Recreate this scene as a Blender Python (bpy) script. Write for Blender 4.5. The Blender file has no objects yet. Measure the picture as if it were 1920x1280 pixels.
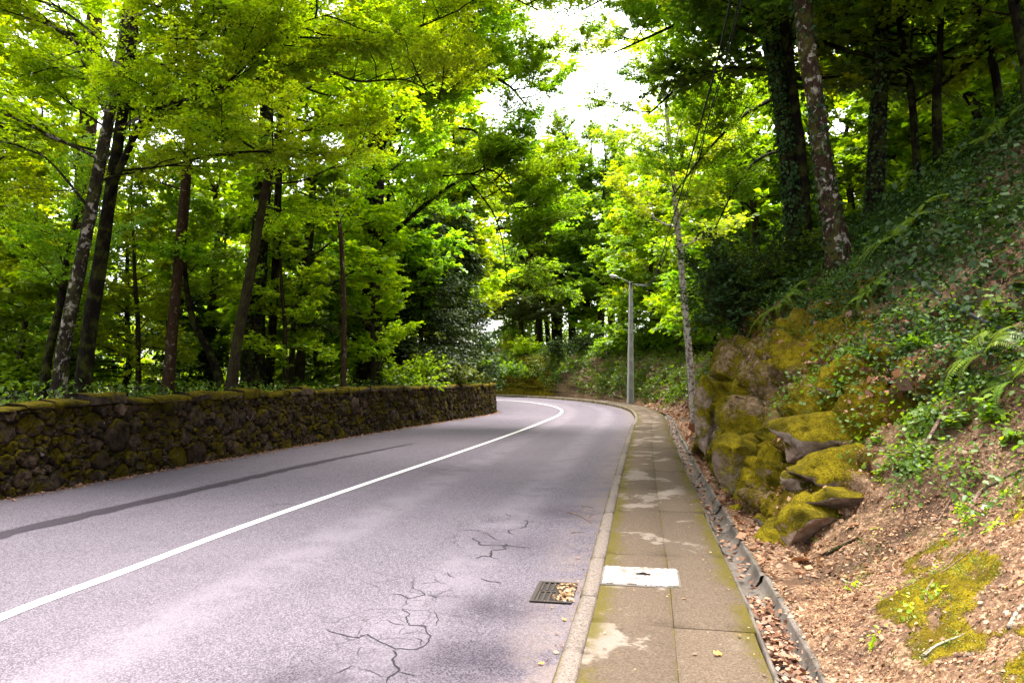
import bpy, math, random
import numpy as np
from mathutils import Vector
from mathutils.bvhtree import BVHTree

# ------------------------------------------------------------------ camera, sky, sun, exposure
SC = bpy.context.scene
COL = SC.collection
F = 1340.0                       # focal length in photograph pixels (1920 wide)
PITCH = math.atan(65 / F)
CAMZ = 1.6
cd = bpy.data.cameras.new('camera'); cam = bpy.data.objects.new('camera', cd); COL.objects.link(cam)
cam.location = (0, 0, CAMZ); cam.rotation_euler = (math.pi / 2 + PITCH, 0, 0)
cd.sensor_width = 36; cd.lens = F / 1920 * 36; cd.clip_end = 2000; cd.clip_start = 0.05
SC.camera = cam
SUN_EL, SUN_AZ = math.radians(70), math.radians(20)     # azimuth from +Y towards +X
W = bpy.data.worlds.new('World'); SC.world = W; W.use_nodes = True
nt = W.node_tree; bg = nt.nodes['Background']
sky = nt.nodes.new('ShaderNodeTexSky'); sky.sky_type = 'NISHITA'; sky.sun_disc = False
sky.sun_elevation = SUN_EL; sky.sun_rotation = SUN_AZ; sky.air_density = 1.0; sky.dust_density = 4.0; sky.ozone_density = 1.0
hs = nt.nodes.new('ShaderNodeHueSaturation'); hs.inputs['Saturation'].default_value = 0.25
nt.links.new(sky.outputs[0], hs.inputs['Color']); nt.links.new(hs.outputs[0], bg.inputs[0]); bg.inputs[1].default_value = 0.07
sd = bpy.data.lights.new('sun', 'SUN'); sun = bpy.data.objects.new('sun', sd); COL.objects.link(sun)
sd.energy = 1.4; sd.angle = math.radians(42); sd.color = (1, 0.93, 0.80)
sdir = Vector((math.sin(SUN_AZ) * math.cos(SUN_EL), math.cos(SUN_AZ) * math.cos(SUN_EL), math.sin(SUN_EL)))
sun.rotation_euler = (-sdir).to_track_quat('-Z', 'Y').to_euler()
vs = SC.view_settings; vs.view_transform = 'Standard'; vs.look = 'None'; vs.gamma = 1; vs.exposure = 4.05
vs.use_curve_mapping = False
cy = SC.cycles; cy.max_bounces = 8; cy.diffuse_bounces = 4; cy.glossy_bounces = 2; cy.transmission_bounces = 6
cy.sample_clamp_indirect = 6

rng = np.random.default_rng(7)
random.seed(7)
PI = math.pi

# ------------------------------------------------------------------ numeric helpers
def pray(x, y):
    u, v = (x - 960) / F, (640 - y) / F
    c, s = math.cos(PITCH), math.sin(PITCH)
    return np.array([u, c - v * s, s + v * c])
def at(x, y, d):
    """point seen at photograph pixel x, y that lies d metres ahead"""
    r = pray(x, y); return np.array([0, 0, CAMZ]) + r * (d / r[1])
def gp(x, y, z=0.0):
    r = pray(x, y); k = (z - CAMZ) / r[2]; return np.array([0, 0, CAMZ]) + r * k

def _hash(ix, iy, iz):
    h = (ix.astype(np.int64) * 374761393 + iy.astype(np.int64) * 668265263 + iz.astype(np.int64) * 2147483647) & 0xffffffff
    h = ((h ^ (h >> 13)) * 1274126177) & 0xffffffff
    return ((h ^ (h >> 16)) & 0xffff) / 65535.0
def vnoise(P):
    P = np.asarray(P, float); I = np.floor(P).astype(np.int64); f = P - I; f = f * f * (3 - 2 * f)
    r = 0
    for a in (0, 1):
        for b in (0, 1):
            for c in (0, 1):
                w = (f[:, 0] if a else 1 - f[:, 0]) * (f[:, 1] if b else 1 - f[:, 1]) * (f[:, 2] if c else 1 - f[:, 2])
                r = r + w * _hash(I[:, 0] + a, I[:, 1] + b, I[:, 2] + c)
    return r * 2 - 1
def fbm(P, oct=4, gain=.5):
    P = np.asarray(P, float); r = 0; a = 1; t = 0
    for i in range(oct):
        r = r + a * vnoise(P + 17.3 * i); t += a; a *= gain; P = P * 2.03
    return r / t
def worley(P):
    """distance to nearest and second nearest cell point and the nearest cell's random number"""
    P = np.asarray(P, float); I = np.floor(P).astype(np.int64); f1 = np.full(len(P), 9.0); f2 = f1.copy(); c1 = np.zeros(len(P))
    for a in (-1, 0, 1):
        for b in (-1, 0, 1):
            for c in (-1, 0, 1):
                J = I + [a, b, c]; q = J + np.stack([_hash(J[:, 0] + 7, J[:, 1], J[:, 2]), _hash(J[:, 0], J[:, 1] + 11, J[:, 2]), _hash(J[:, 0], J[:, 1], J[:, 2] + 13)], 1)
                d_ = np.linalg.norm(P - q, axis=1); h_ = _hash(J[:, 0] + 31, J[:, 1] + 17, J[:, 2] + 5); m_ = d_ < f1
                f2 = np.where(m_, f1, np.minimum(f2, d_)); c1 = np.where(m_, h_, c1); f1 = np.where(m_, d_, f1)
    return f1, f2, c1
def spline(pts, n):
    """Catmull-Rom through pts, resampled to n points of even arc length"""
    p = np.asarray(pts, float); p = np.vstack([2 * p[0] - p[1], p, 2 * p[-1] - p[-2]]); out = []
    for i in range(1, len(p) - 2):
        t = np.linspace(0, 1, 24, endpoint=False)[:, None]
        a, b, c, d = p[i - 1], p[i], p[i + 1], p[i + 2]
        out.append(.5 * (2 * b + (c - a) * t + (2 * a - 5 * b + 4 * c - d) * t ** 2 + (3 * b - a - 3 * c + d) * t ** 3))
    out = np.vstack(out + [p[-2][None]])
    L = np.r_[0, np.cumsum(np.linalg.norm(np.diff(out, axis=0), axis=1))]
    s = np.linspace(0, L[-1], n)
    return np.stack([np.interp(s, L, out[:, k]) for k in range(out.shape[1])], 1), s
def smooth(a, b, x):
    t = np.clip((x - a) / (b - a), 0, 1); return t * t * (3 - 2 * t)
def norm(v):
    return v / np.maximum(np.linalg.norm(v, axis=-1, keepdims=True), 1e-9)

# ------------------------------------------------------------------ mesh helpers
class MB:
    def __init__(s): s.V = []; s.Q = []; s.T = []; s.A = {}; s.n = 0; s.U = []
    def add(s, V, quads=None, tris=None, uv=None, **attrs):
        V = np.asarray(V, float)
        if quads is not None and len(quads): s.Q.append(np.asarray(quads, np.int64) + s.n)
        if tris is not None and len(tris): s.T.append(np.asarray(tris, np.int64) + s.n)
        s.U.append(np.zeros((len(V), 2)) if uv is None else np.asarray(uv, float))
        for k in set(list(attrs) + list(s.A)):
            s.A.setdefault(k, [np.zeros(s.n)] if s.n else [])
            v = attrs.get(k, 0.0); s.A[k].append(np.full(len(V), v, float) if np.isscalar(v) else np.asarray(v, float))
        s.V.append(V); s.n += len(V)
        return s
    def mesh(s, name, smooth_=True):
        me = bpy.data.meshes.new(name)
        V = np.vstack(s.V).astype(np.float32)
        Q = np.vstack(s.Q) if s.Q else np.zeros((0, 4), np.int64); T = np.vstack(s.T) if s.T else np.zeros((0, 3), np.int64)
        me.vertices.add(len(V)); me.vertices.foreach_set('co', V.ravel())
        loops = np.r_[Q.ravel(), T.ravel()].astype(np.int32)
        me.loops.add(len(loops)); me.loops.foreach_set('vertex_index', loops)
        st = np.r_[np.arange(len(Q)) * 4, len(Q) * 4 + np.arange(len(T)) * 3].astype(np.int32)
        me.polygons.add(len(st)); me.polygons.foreach_set('loop_start', st)
        me.polygons.foreach_set('use_smooth', np.full(len(st), bool(smooth_)))
        for k, a in s.A.items():
            at_ = me.attributes.new(k, 'FLOAT', 'POINT'); at_.data.foreach_set('value', np.concatenate(a).astype(np.float32))
        U = np.vstack(s.U)
        if np.any(U):
            ul = me.uv_layers.new(name='UVMap'); ul.data.foreach_set('uv', U[loops].astype(np.float32).ravel())
        me.update(calc_edges=True); me.validate()
        return me
def link(name, me, mat=None, parent=None):
    o = bpy.data.objects.new(name, me); COL.objects.link(o)
    if mat is not None and me is not None and not len(me.materials): me.materials.append(mat)
    if parent is not None: o.parent = parent
    return o
def tag(o, label=None, cat=None, group=None, kind=None):
    if label: o['label'] = label
    if cat: o['category'] = cat
    if group: o['group'] = group
    if kind: o['kind'] = kind
    return o
def empty(name, loc=(0, 0, 0)):
    o = bpy.data.objects.new(name, None); COL.objects.link(o); o.location = loc; o.empty_display_size = .2; return o
def put(name, mb, mat, parent=None, sm=True):
    """link a mesh given in world coordinates under an unrotated parent"""
    me = mb.mesh(name, sm)
    if parent is not None:
        co = np.empty(len(me.vertices) * 3, np.float32); me.vertices.foreach_get('co', co)
        co = co.reshape(-1, 3) - np.array(parent.location, np.float32)
        if parent.parent is not None: co -= np.array(parent.parent.location, np.float32)
        me.vertices.foreach_set('co', co.ravel()); me.update()
    return link(name, me, mat, parent)
def copy_tree(o, parent=None):
    c = o.copy(); COL.objects.link(c); c.parent = parent
    for ch in o.children: copy_tree(ch, c)
    return c
def grid_faces(n, m):
    i = np.arange(n - 1)[:, None] * m + np.arange(m - 1)[None]
    return np.stack([i, i + 1, i + m + 1, i + m], -1).reshape(-1, 4)
def box(mb, c, sx, sy, sz, rot=None, **k):
    """box of size sx, sy, sz about centre c; rot a 3x3 matrix"""
    v = np.array([[x, y, z] for x in (-.5, .5) for y in (-.5, .5) for z in (-.5, .5)]) * [sx, sy, sz]
    if rot is not None: v = v @ np.asarray(rot).T
    return mb.add(v + c, [[0, 1, 3, 2], [4, 6, 7, 5], [0, 4, 5, 1], [2, 3, 7, 6], [0, 2, 6, 4], [1, 5, 7, 3]], **k)
def rotz(a): return np.array([[math.cos(a), -math.sin(a), 0], [math.sin(a), math.cos(a), 0], [0, 0, 1]])
def tube(mb, P, R, n=8, rough=0.0, cap=True, vscale=1.0, **k):
    P = np.asarray(P, float); m = len(P); R = np.broadcast_to(np.asarray(R, float), (m,))
    T = norm(np.gradient(P, axis=0)); ref = np.array([1.0, 0, 0]) if abs(T[0][0]) < .8 else np.array([0, 1.0, 0])
    N = np.empty_like(P); a = norm(np.cross(T[0], ref))
    for i in range(m):
        a = a - T[i] * np.dot(a, T[i]); a = a / max(np.linalg.norm(a), 1e-9); N[i] = a
    B = np.cross(T, N)
    th = np.linspace(0, 2 * PI, n, endpoint=False)
    rad = R[:, None] * np.ones((1, n))
    base = P[:, None] + (N[:, None] * np.cos(th)[None, :, None] + B[:, None] * np.sin(th)[None, :, None]) * rad[..., None]
    if rough:
        nz = fbm(base.reshape(-1, 3) * (0.5 / max(R.max(), .02)), 3).reshape(m, n)
        base = P[:, None] + (base - P[:, None]) * (1 + rough * nz[..., None])
    V = base.reshape(-1, 3)
    i = np.arange(m - 1)[:, None] * n; j = np.arange(n)[None]; j2 = (j + 1) % n
    Q = np.stack([i + j, i + j2, i + n + j2, i + n + j], -1).reshape(-1, 4)
    tr = []
    if cap:
        V = np.vstack([V, P[0], P[-1]])
        a0, a1 = m * n, m * n + 1
        tr = [[a0, (q + 1) % n, q] for q in range(n)] + [[a1, (m - 1) * n + q, (m - 1) * n + (q + 1) % n] for q in range(n)]
    return mb.add(V, Q, tr, **k)

# ------------------------------------------------------------------ materials
def mat(name):
    m = bpy.data.materials.new(name); m.use_nodes = True
    return m, m.node_tree, m.node_tree.nodes['Principled BSDF']
class NG:
    def __init__(s, nt): s.t = nt
    def n(s, kind, **kw):
        nd = s.t.nodes.new('ShaderNode' + kind)
        for k, v in kw.items():
            if k in nd.inputs.keys(): s.set(nd.inputs[k], v)
            else: setattr(nd, k, v)
        return nd
    def set(s, sock, v):
        if isinstance(v, bpy.types.NodeSocket): s.t.links.new(v, sock)
        else: sock.default_value = v
    def co(s, kind='Object'):
        return s.n('TexCoord').outputs[kind]
    def geo(s): return s.n('NewGeometry')
    def noise(s, vec, scale, detail=4, rough=.55, dist=0):
        nd = s.n('TexNoise'); s.set(nd.inputs['Vector'], vec); nd.inputs['Scale'].default_value = scale
        nd.inputs['Detail'].default_value = detail; nd.inputs['Roughness'].default_value = rough; nd.inputs['Distortion'].default_value = dist
        return nd.outputs['Fac']
    def vor(s, vec, scale, feature='F1', out='Distance', rnd=1.0):
        nd = s.n('TexVoronoi', feature=feature); s.set(nd.inputs['Vector'], vec); nd.inputs['Scale'].default_value = scale
        nd.inputs['Randomness'].default_value = rnd
        return nd.outputs[out]
    def ramp(s, fac, stops, mode='LINEAR'):
        nd = s.n('ValToRGB'); s.set(nd.inputs[0], fac); cr = nd.color_ramp; cr.interpolation = mode
        while len(cr.elements) < len(stops): cr.elements.new(.5)
        for e, (p, c) in zip(cr.elements, stops):
            e.position = p; e.color = (c, c, c, 1) if np.isscalar(c) else (*c, 1)
        return nd.outputs[0]
    def mix(s, fac, a, b, mode='MIX'):
        nd = s.n('Mix', data_type='RGBA', blend_type=mode, clamp_factor=True)
        s.set(nd.inputs[0], fac)
        for i, v in ((6, a), (7, b)):
            if isinstance(v, (tuple, list)): v = (*v[:3], 1)
            s.set(nd.inputs[i], v)
        return nd.outputs[2]
    def math(s, op, a, b=0.0, clamp=False):
        nd = s.n('Math', operation=op, use_clamp=clamp); s.set(nd.inputs[0], a); s.set(nd.inputs[1], b); return nd.outputs[0]
    def sstep(s, x, a, b):
        nd = s.n('MapRange', interpolation_type='SMOOTHSTEP'); s.set(nd.inputs[0], x); nd.inputs[1].default_value = a; nd.inputs[2].default_value = b
        return nd.outputs[0]
    def attr(s, name): return s.n('Attribute', attribute_name=name).outputs['Fac']
    def bump(s, h, strength=.5, dist=.02, normal=None):
        nd = s.n('Bump'); s.set(nd.inputs['Height'], h); nd.inputs['Strength'].default_value = strength; nd.inputs['Distance'].default_value = dist
        if normal is not None: s.set(nd.inputs['Normal'], normal)
        return nd.outputs[0]
    def sep(s, v):
        nd = s.n('SeparateXYZ'); s.set(nd.inputs[0], v); return nd.outputs

def leaf_mat(name, dark, mid, light, trans=.45, gloss=.025, rough=.4, tcol=None):
    """thin leaf: diffuse front, light let through, a little gloss; hue varies leaf by leaf"""
    m = bpy.data.materials.new(name); m.use_nodes = True; t = m.node_tree; t.nodes.clear(); g = NG(t)
    r = g.attr('rnd'); oi = g.n('ObjectInfo').outputs['Random']
    col = g.ramp(r, [(0, dark), (.5, mid), (1, light)])
    big = g.noise(g.geo().outputs['Position'], .45, 2)
    col = g.mix(g.math('MULTIPLY', g.sstep(big, .35, .7), .5), col, g.mix(1, col, (1.35, 1.15, .7), 'MULTIPLY'))
    h = g.n('HueSaturation'); g.set(h.inputs['Color'], col)
    g.set(h.inputs['Hue'], g.math('ADD', .485, g.math('MULTIPLY', oi, .025))); g.set(h.inputs['Value'], g.math('ADD', .85, g.math('MULTIPLY', oi, .3)))
    col = h.outputs[0]
    d = g.n('BsdfDiffuse'); g.set(d.inputs[0], col)
    tr = g.n('BsdfTranslucent'); g.set(tr.inputs[0], g.mix(1, col, tcol or (1.6, 1.45, .5), 'MULTIPLY'))
    mx = g.n('MixShader'); mx.inputs[0].default_value = trans; t.links.new(d.outputs[0], mx.inputs[1]); t.links.new(tr.outputs[0], mx.inputs[2])
    gl = g.n('BsdfGlossy'); gl.inputs['Roughness'].default_value = rough; gl.inputs[0].default_value = (.8, .85, .8, 1)
    m2 = g.n('MixShader'); m2.inputs[0].default_value = gloss; t.links.new(mx.outputs[0], m2.inputs[1]); t.links.new(gl.outputs[0], m2.inputs[2])
    o = g.n('OutputMaterial'); t.links.new(m2.outputs[0], o.inputs[0])
    return m
def bark_mat(name, a, b, patch=None, patch_amt=0.0, moss=0.0, scale=1.0):
    m, t, p = mat(name); g = NG(t); pos = g.geo().outputs['Position']
    mp = g.n('Mapping'); g.set(mp.inputs[0], pos); mp.inputs['Scale'].default_value = (scale, scale, scale * .28)
    n1 = g.noise(mp.outputs[0], 16, 6, .65); n2 = g.noise(pos, 5 * scale, 4)
    col = g.mix(n1, a, b)
    if patch:
        f = g.sstep(g.noise(pos, 6.5 * scale, 6, .65, .6), .60 - patch_amt * .2, .66 - patch_amt * .2)
        col = g.mix(f, col, g.mix(n1, patch, tuple(c * .7 for c in patch)))
    if moss:
        f = g.math('MULTIPLY', g.sstep(n2, .45, .65), moss); col = g.mix(f, col, (.075, .085, .012))
    g.set(p.inputs['Base Color'], col); p.inputs['Roughness'].default_value = .95; p.inputs['Specular IOR Level'].default_value = .05
    g.set(p.inputs['Normal'], g.bump(g.math('ADD', n1, g.math('MULTIPLY', g.vor(mp.outputs[0], 22, 'DISTANCE_TO_EDGE'), 1.2)), 1.0, .05))
    return m
MOSS_A, MOSS_B = (.055, .044, .004), (.27, .205, .007)
def moss_col(g, pos, k=1.0):
    n = g.math('ADD', g.math('MULTIPLY', g.noise(pos, 75, 4, .7), .55), g.math('MULTIPLY', g.noise(pos, 17, 4, .7), .45)); b = g.noise(pos, 3.5, 4)
    return g.mix(g.math('MULTIPLY', g.sstep(n, .36, .62), g.sstep(b, .25, .65)), tuple(c * k for c in MOSS_A), tuple(c * k for c in MOSS_B)), n
def rock_mat(name, base=(.16, .12, .10), base2=(.30, .24, .21), moss=.5, up=.5, mk=1.0):
    """rock with moss: moss follows patches of its own and sits on faces that look up"""
    m, t, p = mat(name); g = NG(t); ge = g.geo(); pos = ge.outputs['Position']
    n1 = g.noise(pos, 9, 7, .65); n2 = g.noise(pos, 45, 4, .7)
    col = g.mix(g.sstep(n1, .35, .68), base, base2)
    col = g.mix(g.math('MULTIPLY', g.sstep(n2, .5, .75), .5), col, (.06, .045, .04))
    lich = g.sstep(g.noise(pos, 6, 4, .6, .5), .66, .7); col = g.mix(g.math('MULTIPLY', lich, .6), col, (.42, .38, .34))
    oi = g.n('ObjectInfo').outputs['Random']; pa = g.attr('rnd')
    col = g.mix(1, col, g.ramp(g.math('FRACT', g.math('ADD', oi, pa)), [(0, (.62, .55, .5)), (.5, (.95, .9, .85)), (1, (1.35, 1.15, 1.05))]), 'MULTIPLY')
    mc, mn = moss_col(g, pos, mk)
    nz = g.sep(ge.outputs['Normal'])[2]
    f = g.math('ADD', g.math('MULTIPLY', nz, up), g.math('ADD', g.noise(pos, 2.3, 5, .65), moss - .95))
    f = g.math('ADD', f, g.math('MULTIPLY', g.math('SUBTRACT', g.math('FRACT', g.math('MULTIPLY', g.math('ADD', oi, pa), 7.31)), .5), .22))
    f = g.sstep(f, .0, .18)
    g.set(p.inputs['Base Color'], g.mix(1, g.mix(f, col, mc), (0.88, 0.88, 0.88), 'MULTIPLY')); p.inputs['Roughness'].default_value = .92
    p.inputs['Specular IOR Level'].default_value = .05
    hgt = g.math('ADD', g.math('MULTIPLY', n1, .5), g.math('MULTIPLY', g.math('MULTIPLY', mn, f), .8))
    g.set(p.inputs['Normal'], g.bump(hgt, 1.0, .06))
    return m
def simple(name, col, rough=.7, metal=0, nscale=20, var=.25, bump=.2):
    m, t, p = mat(name); g = NG(t); pos = g.co('Object'); n = g.noise(pos, nscale, 5, .6)
    g.set(p.inputs['Base Color'], g.mix(n, tuple(c * (1 - var) for c in col), tuple(min(1, c * (1 + var)) for c in col)))
    p.inputs['Roughness'].default_value = rough; p.inputs['Specular IOR Level'].default_value = .2; p.inputs['Metallic'].default_value = metal
    if bump: g.set(p.inputs['Normal'], g.bump(n, bump, .01))
    return m

M = {}
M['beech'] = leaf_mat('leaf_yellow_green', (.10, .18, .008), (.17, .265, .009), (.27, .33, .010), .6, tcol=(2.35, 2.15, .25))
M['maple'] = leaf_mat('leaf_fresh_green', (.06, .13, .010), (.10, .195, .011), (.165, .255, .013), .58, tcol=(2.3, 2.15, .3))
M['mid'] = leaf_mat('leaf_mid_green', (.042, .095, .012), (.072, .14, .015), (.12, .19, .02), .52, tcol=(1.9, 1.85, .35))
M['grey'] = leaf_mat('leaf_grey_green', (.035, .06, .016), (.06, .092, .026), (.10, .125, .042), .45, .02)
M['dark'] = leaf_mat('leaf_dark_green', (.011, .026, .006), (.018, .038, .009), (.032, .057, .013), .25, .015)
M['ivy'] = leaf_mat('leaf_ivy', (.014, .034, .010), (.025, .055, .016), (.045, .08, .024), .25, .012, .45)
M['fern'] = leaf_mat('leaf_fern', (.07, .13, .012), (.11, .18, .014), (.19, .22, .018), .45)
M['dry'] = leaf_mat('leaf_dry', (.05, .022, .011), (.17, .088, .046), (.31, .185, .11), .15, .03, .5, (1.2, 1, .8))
M['bark_mottled'] = bark_mat('bark_mottled', (.007, .005, .004), (.027, .019, .015), (.25, .215, .195), .34, .25)
M['bark_dark'] = bark_mat('bark_dark', (.004, .003, .0025), (.014, .010, .008), None, 0, .35)
M['bark_red'] = bark_mat('bark_reddish', (.018, .009, .006), (.06, .032, .023), (.18, .14, .12), .1, .15)
M['bark_brown'] = bark_mat('bark_brown', (.012, .0085, .0055), (.042, .030, .02), None, 0, .25)
M['bark_birch'] = bark_mat('bark_birch', (.10, .06, .045), (.28, .2, .17), (.62, .56, .55), .8, .0, 1.6)
M['bark_red_white'] = bark_mat('bark_red_white', (.015, .008, .006), (.055, .031, .023), (.36, .30, .28), .26, .4, 1.0)
M['twig'] = bark_mat('twig_bark', (.10, .06, .045), (.28, .19, .15))
M['twig_pale'] = bark_mat('twig_pale', (.2, .16, .12), (.42, .36, .29))
M['rock'] = rock_mat('rock_mossy', moss=.62, up=.35)
M['boulder'] = rock_mat('boulder_mossy', moss=.48, up=.75)
M['wallstone'] = rock_mat('wall_stone', (.014, .0105, .0085), (.070, .053, .043), moss=.47, up=.30, mk=.36)
M['coping'] = rock_mat('coping_stone', (.018, .014, .0115), (.074, .057, .048), moss=.52, up=.36, mk=.55)
M['core'] = simple('wall_joint', (.02, .017, .012), .95)
M['concrete_pole'] = simple('pole_concrete', (.36, .345, .345), .85, 0, 14, .25, .3)
M['iron'] = simple('cast_iron', (.022, .016, .014), .8, .1, 40, .5, .4)
M['pit_shade'] = simple('pit_shade_black', (.012, .010, .009), .9)  # near black, imitates the shade under the drain bars
M['rubber'] = simple('black_pipe', (.02, .021, .024), .42, 0, 30, .3, .05)
M['cable'] = simple('cable_black', (.012, .012, .012), .6)
M['lamp'] = simple('lamp_grey', (.36, .365, .37), .5, 0, 20, .1, 0)
M['paper'] = simple('white_paper', (.5, .47, .47), .8, 0, 12, .1, .2)
M['flower'] = simple('flower_orange', (.7, .28, .02), .6)
M['flower_white'] = simple('flower_white', (.75, .75, .65), .6)

def asphalt():
    m, t, p = mat('asphalt'); g = NG(t); pos = g.geo().outputs['Position']; uv = g.co('UV'); S = g.sep(uv)
    fine = g.vor(pos, 125, 'F1', 'Color'); fv = g.n('RGBToBW'); g.set(fv.inputs[0], fine)
    fn = g.noise(pos, 120, 3, .7)
    big = g.noise(pos, .55, 4, .6); med = g.noise(pos, 2.4, 5, .6)
    col = g.mix(g.sstep(g.math('ADD', g.math('MULTIPLY', fv.outputs[0], .75), g.math('MULTIPLY', fn, .45)), .25, .95), (.044, .038, .048), (.178, .155, .193))
    col = g.mix(g.math('MULTIPLY', g.sstep(big, .4, .7), .28), col, (.15, .13, .158))
    col = g.mix(g.math('MULTIPLY', g.sstep(med, .52, .75), .20), col, (.055, .046, .058))
    trk = g.math('MAXIMUM', g.sstep(g.math('ABSOLUTE', g.math('ADD', S[0], 1.05)), .42, .1), g.sstep(g.math('ABSOLUTE', g.math('ADD', S[0], 2.6)), .42, .1))
    col = g.mix(g.math('MULTIPLY', g.math('MULTIPLY', trk, g.sstep(med, .3, .6)), .35), col, (.215, .19, .228))
    # damp dark patch close to the drain and a dusty pale gutter next to the kerb
    st1 = g.math('MULTIPLY', g.attr('stain'), g.sstep(g.noise(pos, 3.2, 5, .65, .4), .25, .5))
    col = g.mix(g.math('MULTIPLY', st1, .9), col, g.mix(fv.outputs[0], (.010, .008, .013), (.070, .057, .078)))
    gut = g.math('MULTIPLY', g.sstep(S[0], -.55, -.05), g.sstep(g.noise(pos, 2.1, 5, .65), .35, .6))
    col = g.mix(g.math('MULTIPLY', gut, .6), col, (.18, .143, .132))
    # leaf dust along the foot of the stone wall
    wl = g.math('MULTIPLY', g.sstep(g.attr('walld'), .55, .0), g.sstep(g.noise(pos, 5, 5, .7), .35, .65))
    col = g.mix(g.math('MULTIPLY', wl, .8), col, (.05, .033, .027))
    # alligator cracks inside their own area
    dv = g.n('VectorMath', operation='ADD'); nz = g.n('TexNoise'); g.set(nz.inputs['Vector'], pos); nz.inputs['Scale'].default_value = 6; nz.inputs['Detail'].default_value = 4
    sc = g.n('VectorMath', operation='SCALE'); g.set(sc.inputs[0], nz.outputs['Color']); sc.inputs['Scale'].default_value = .16
    g.set(dv.inputs[0], pos); g.set(dv.inputs[1], sc.outputs[0])
    ck = g.vor(dv.outputs[0], 2.6, 'DISTANCE_TO_EDGE'); ck2 = g.vor(dv.outputs[0], 6.0, 'DISTANCE_TO_EDGE')
    ckm = g.math('MULTIPLY', g.attr('crack'), g.sstep(g.noise(pos, 2.0, 3), .42, .52))
    c1 = g.math('MULTIPLY', g.math('MULTIPLY', g.sstep(ck, .022, .004), g.sstep(ckm, .35, .7)), .6)
    c2 = g.math('MULTIPLY', g.math('MULTIPLY', g.sstep(ck2, .034, .008), g.sstep(ckm, .6, .85)), .5)
    cr = g.math('MAXIMUM', c1, c2)
    col = g.mix(g.math('MULTIPLY', cr, .85), col, (.015, .011, .017))
    g.set(p.inputs['Base Color'], g.mix(1, col, (0.6, 0.6, 0.6), 'MULTIPLY')); p.inputs['Roughness'].default_value = .9; p.inputs['Specular IOR Level'].default_value = .06
    g.set(p.inputs['Normal'], g.bump(g.math('SUBTRACT', fv.outputs[0], g.math('MULTIPLY', cr, 3)), .5, .004))
    return m
M['asphalt'] = asphalt()
def tar():
    m, t, p = mat('tar_seam'); g = NG(t); pos = g.geo().outputs['Position']
    fv = g.n('RGBToBW'); g.set(fv.inputs[0], g.vor(pos, 150, 'F1', 'Color'))
    g.set(p.inputs['Base Color'], g.mix(1, g.mix(fv.outputs[0], (.014, .011, .016), (.068, .057, .073)), (0.6, 0.6, 0.6), 'MULTIPLY')); p.inputs['Roughness'].default_value = .8; p.inputs['Specular IOR Level'].default_value = .06
    return m
M['tar'] = tar()
def paint():
    m, t, p = mat('road_paint'); g = NG(t); pos = g.geo().outputs['Position']
    w = g.sstep(g.math('ADD', g.noise(pos, 90, 4, .7), g.math('MULTIPLY', g.noise(pos, 3, 4), .3)), .80, .9)
    g.set(p.inputs['Base Color'], g.mix(1, g.mix(w, (.62, .61, .62), (.2, .18, .21)), (0.66, 0.66, 0.66), 'MULTIPLY')); p.inputs['Roughness'].default_value = .6
    return m
M['paint'] = paint()
def concrete(name, kind):
    m, t, p = mat(name); g = NG(t); pos = g.geo().outputs['Position']; S = g.sep(g.co('UV'))
    f1 = g.noise(pos, 70, 4, .75); f2 = g.noise(pos, 1.6, 5, .6); f3 = g.vor(pos, 120, 'F1', 'Color')
    bw = g.n('RGBToBW'); g.set(bw.inputs[0], f3)
    oi = g.n('ObjectInfo').outputs['Random']
    if kind == 'kerb':
        col = g.mix(g.sstep(f1, .3, .7), (.085, .068, .06), (.225, .19, .175))
        blot = g.sstep(g.noise(pos, 30, 5, .7), .55, .68)
        col = g.mix(g.math('MULTIPLY', blot, .55), col, (.05, .039, .033))
        ms = g.math('MULTIPLY', g.sstep(S[0], .035, -.012), g.sstep(g.noise(pos, 2.2, 5, .7), .38, .55))
    else:
        col = g.mix(g.sstep(f1, .3, .75), (.066, .048, .036), (.145, .109, .082))
        col = g.mix(g.math('MULTIPLY', g.sstep(bw.outputs[0], .72, .95), .35), col, (.20, .165, .125))
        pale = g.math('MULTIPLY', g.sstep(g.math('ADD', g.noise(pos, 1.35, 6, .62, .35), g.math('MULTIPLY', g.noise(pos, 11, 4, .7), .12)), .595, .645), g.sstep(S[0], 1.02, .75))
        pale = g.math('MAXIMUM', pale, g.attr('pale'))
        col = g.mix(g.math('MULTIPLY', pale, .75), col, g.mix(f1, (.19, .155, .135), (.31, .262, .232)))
        # moss creeps in from both edges of the pavement and along the joint
        e = g.math('MAXIMUM', g.sstep(S[0], .34, .12), g.sstep(S[0], .86, 1.07))
        e = g.math('MAXIMUM', e, g.math('MULTIPLY', g.sstep(g.math('ABSOLUTE', g.math('SUBTRACT', S[0], .6)), .03, .0), .6))
        ms = g.math('MULTIPLY', e, g.sstep(g.math('ADD', g.noise(pos, 2.4, 6, .7), g.math('MULTIPLY', e, .16)), .50, .68))
        ms = g.math('MULTIPLY', ms, .9)
    col = g.mix(1, col, g.ramp(oi, [(0, (.88, .88, .88)), (1, (1.1, 1.08, 1.06))]), 'MULTIPLY')
    mn = g.noise(pos, 45, 4, .7)
    col = g.mix(ms, col, g.mix(mn, (.055, .045, .008), (.125, .10, .014)))
    g.set(p.inputs['Base Color'], g.mix(1, col, (0.62, 0.62, 0.62), 'MULTIPLY')); p.inputs['Roughness'].default_value = .95; p.inputs['Specular IOR Level'].default_value = .06
    g.set(p.inputs['Normal'], g.bump(g.math('ADD', f1, g.math('MULTIPLY', ms, mn)), .6, .008))
    return m
M['kerb'] = concrete('kerb_concrete', 'kerb'); M['slab'] = concrete('pavement_concrete', 'slab')
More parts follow.
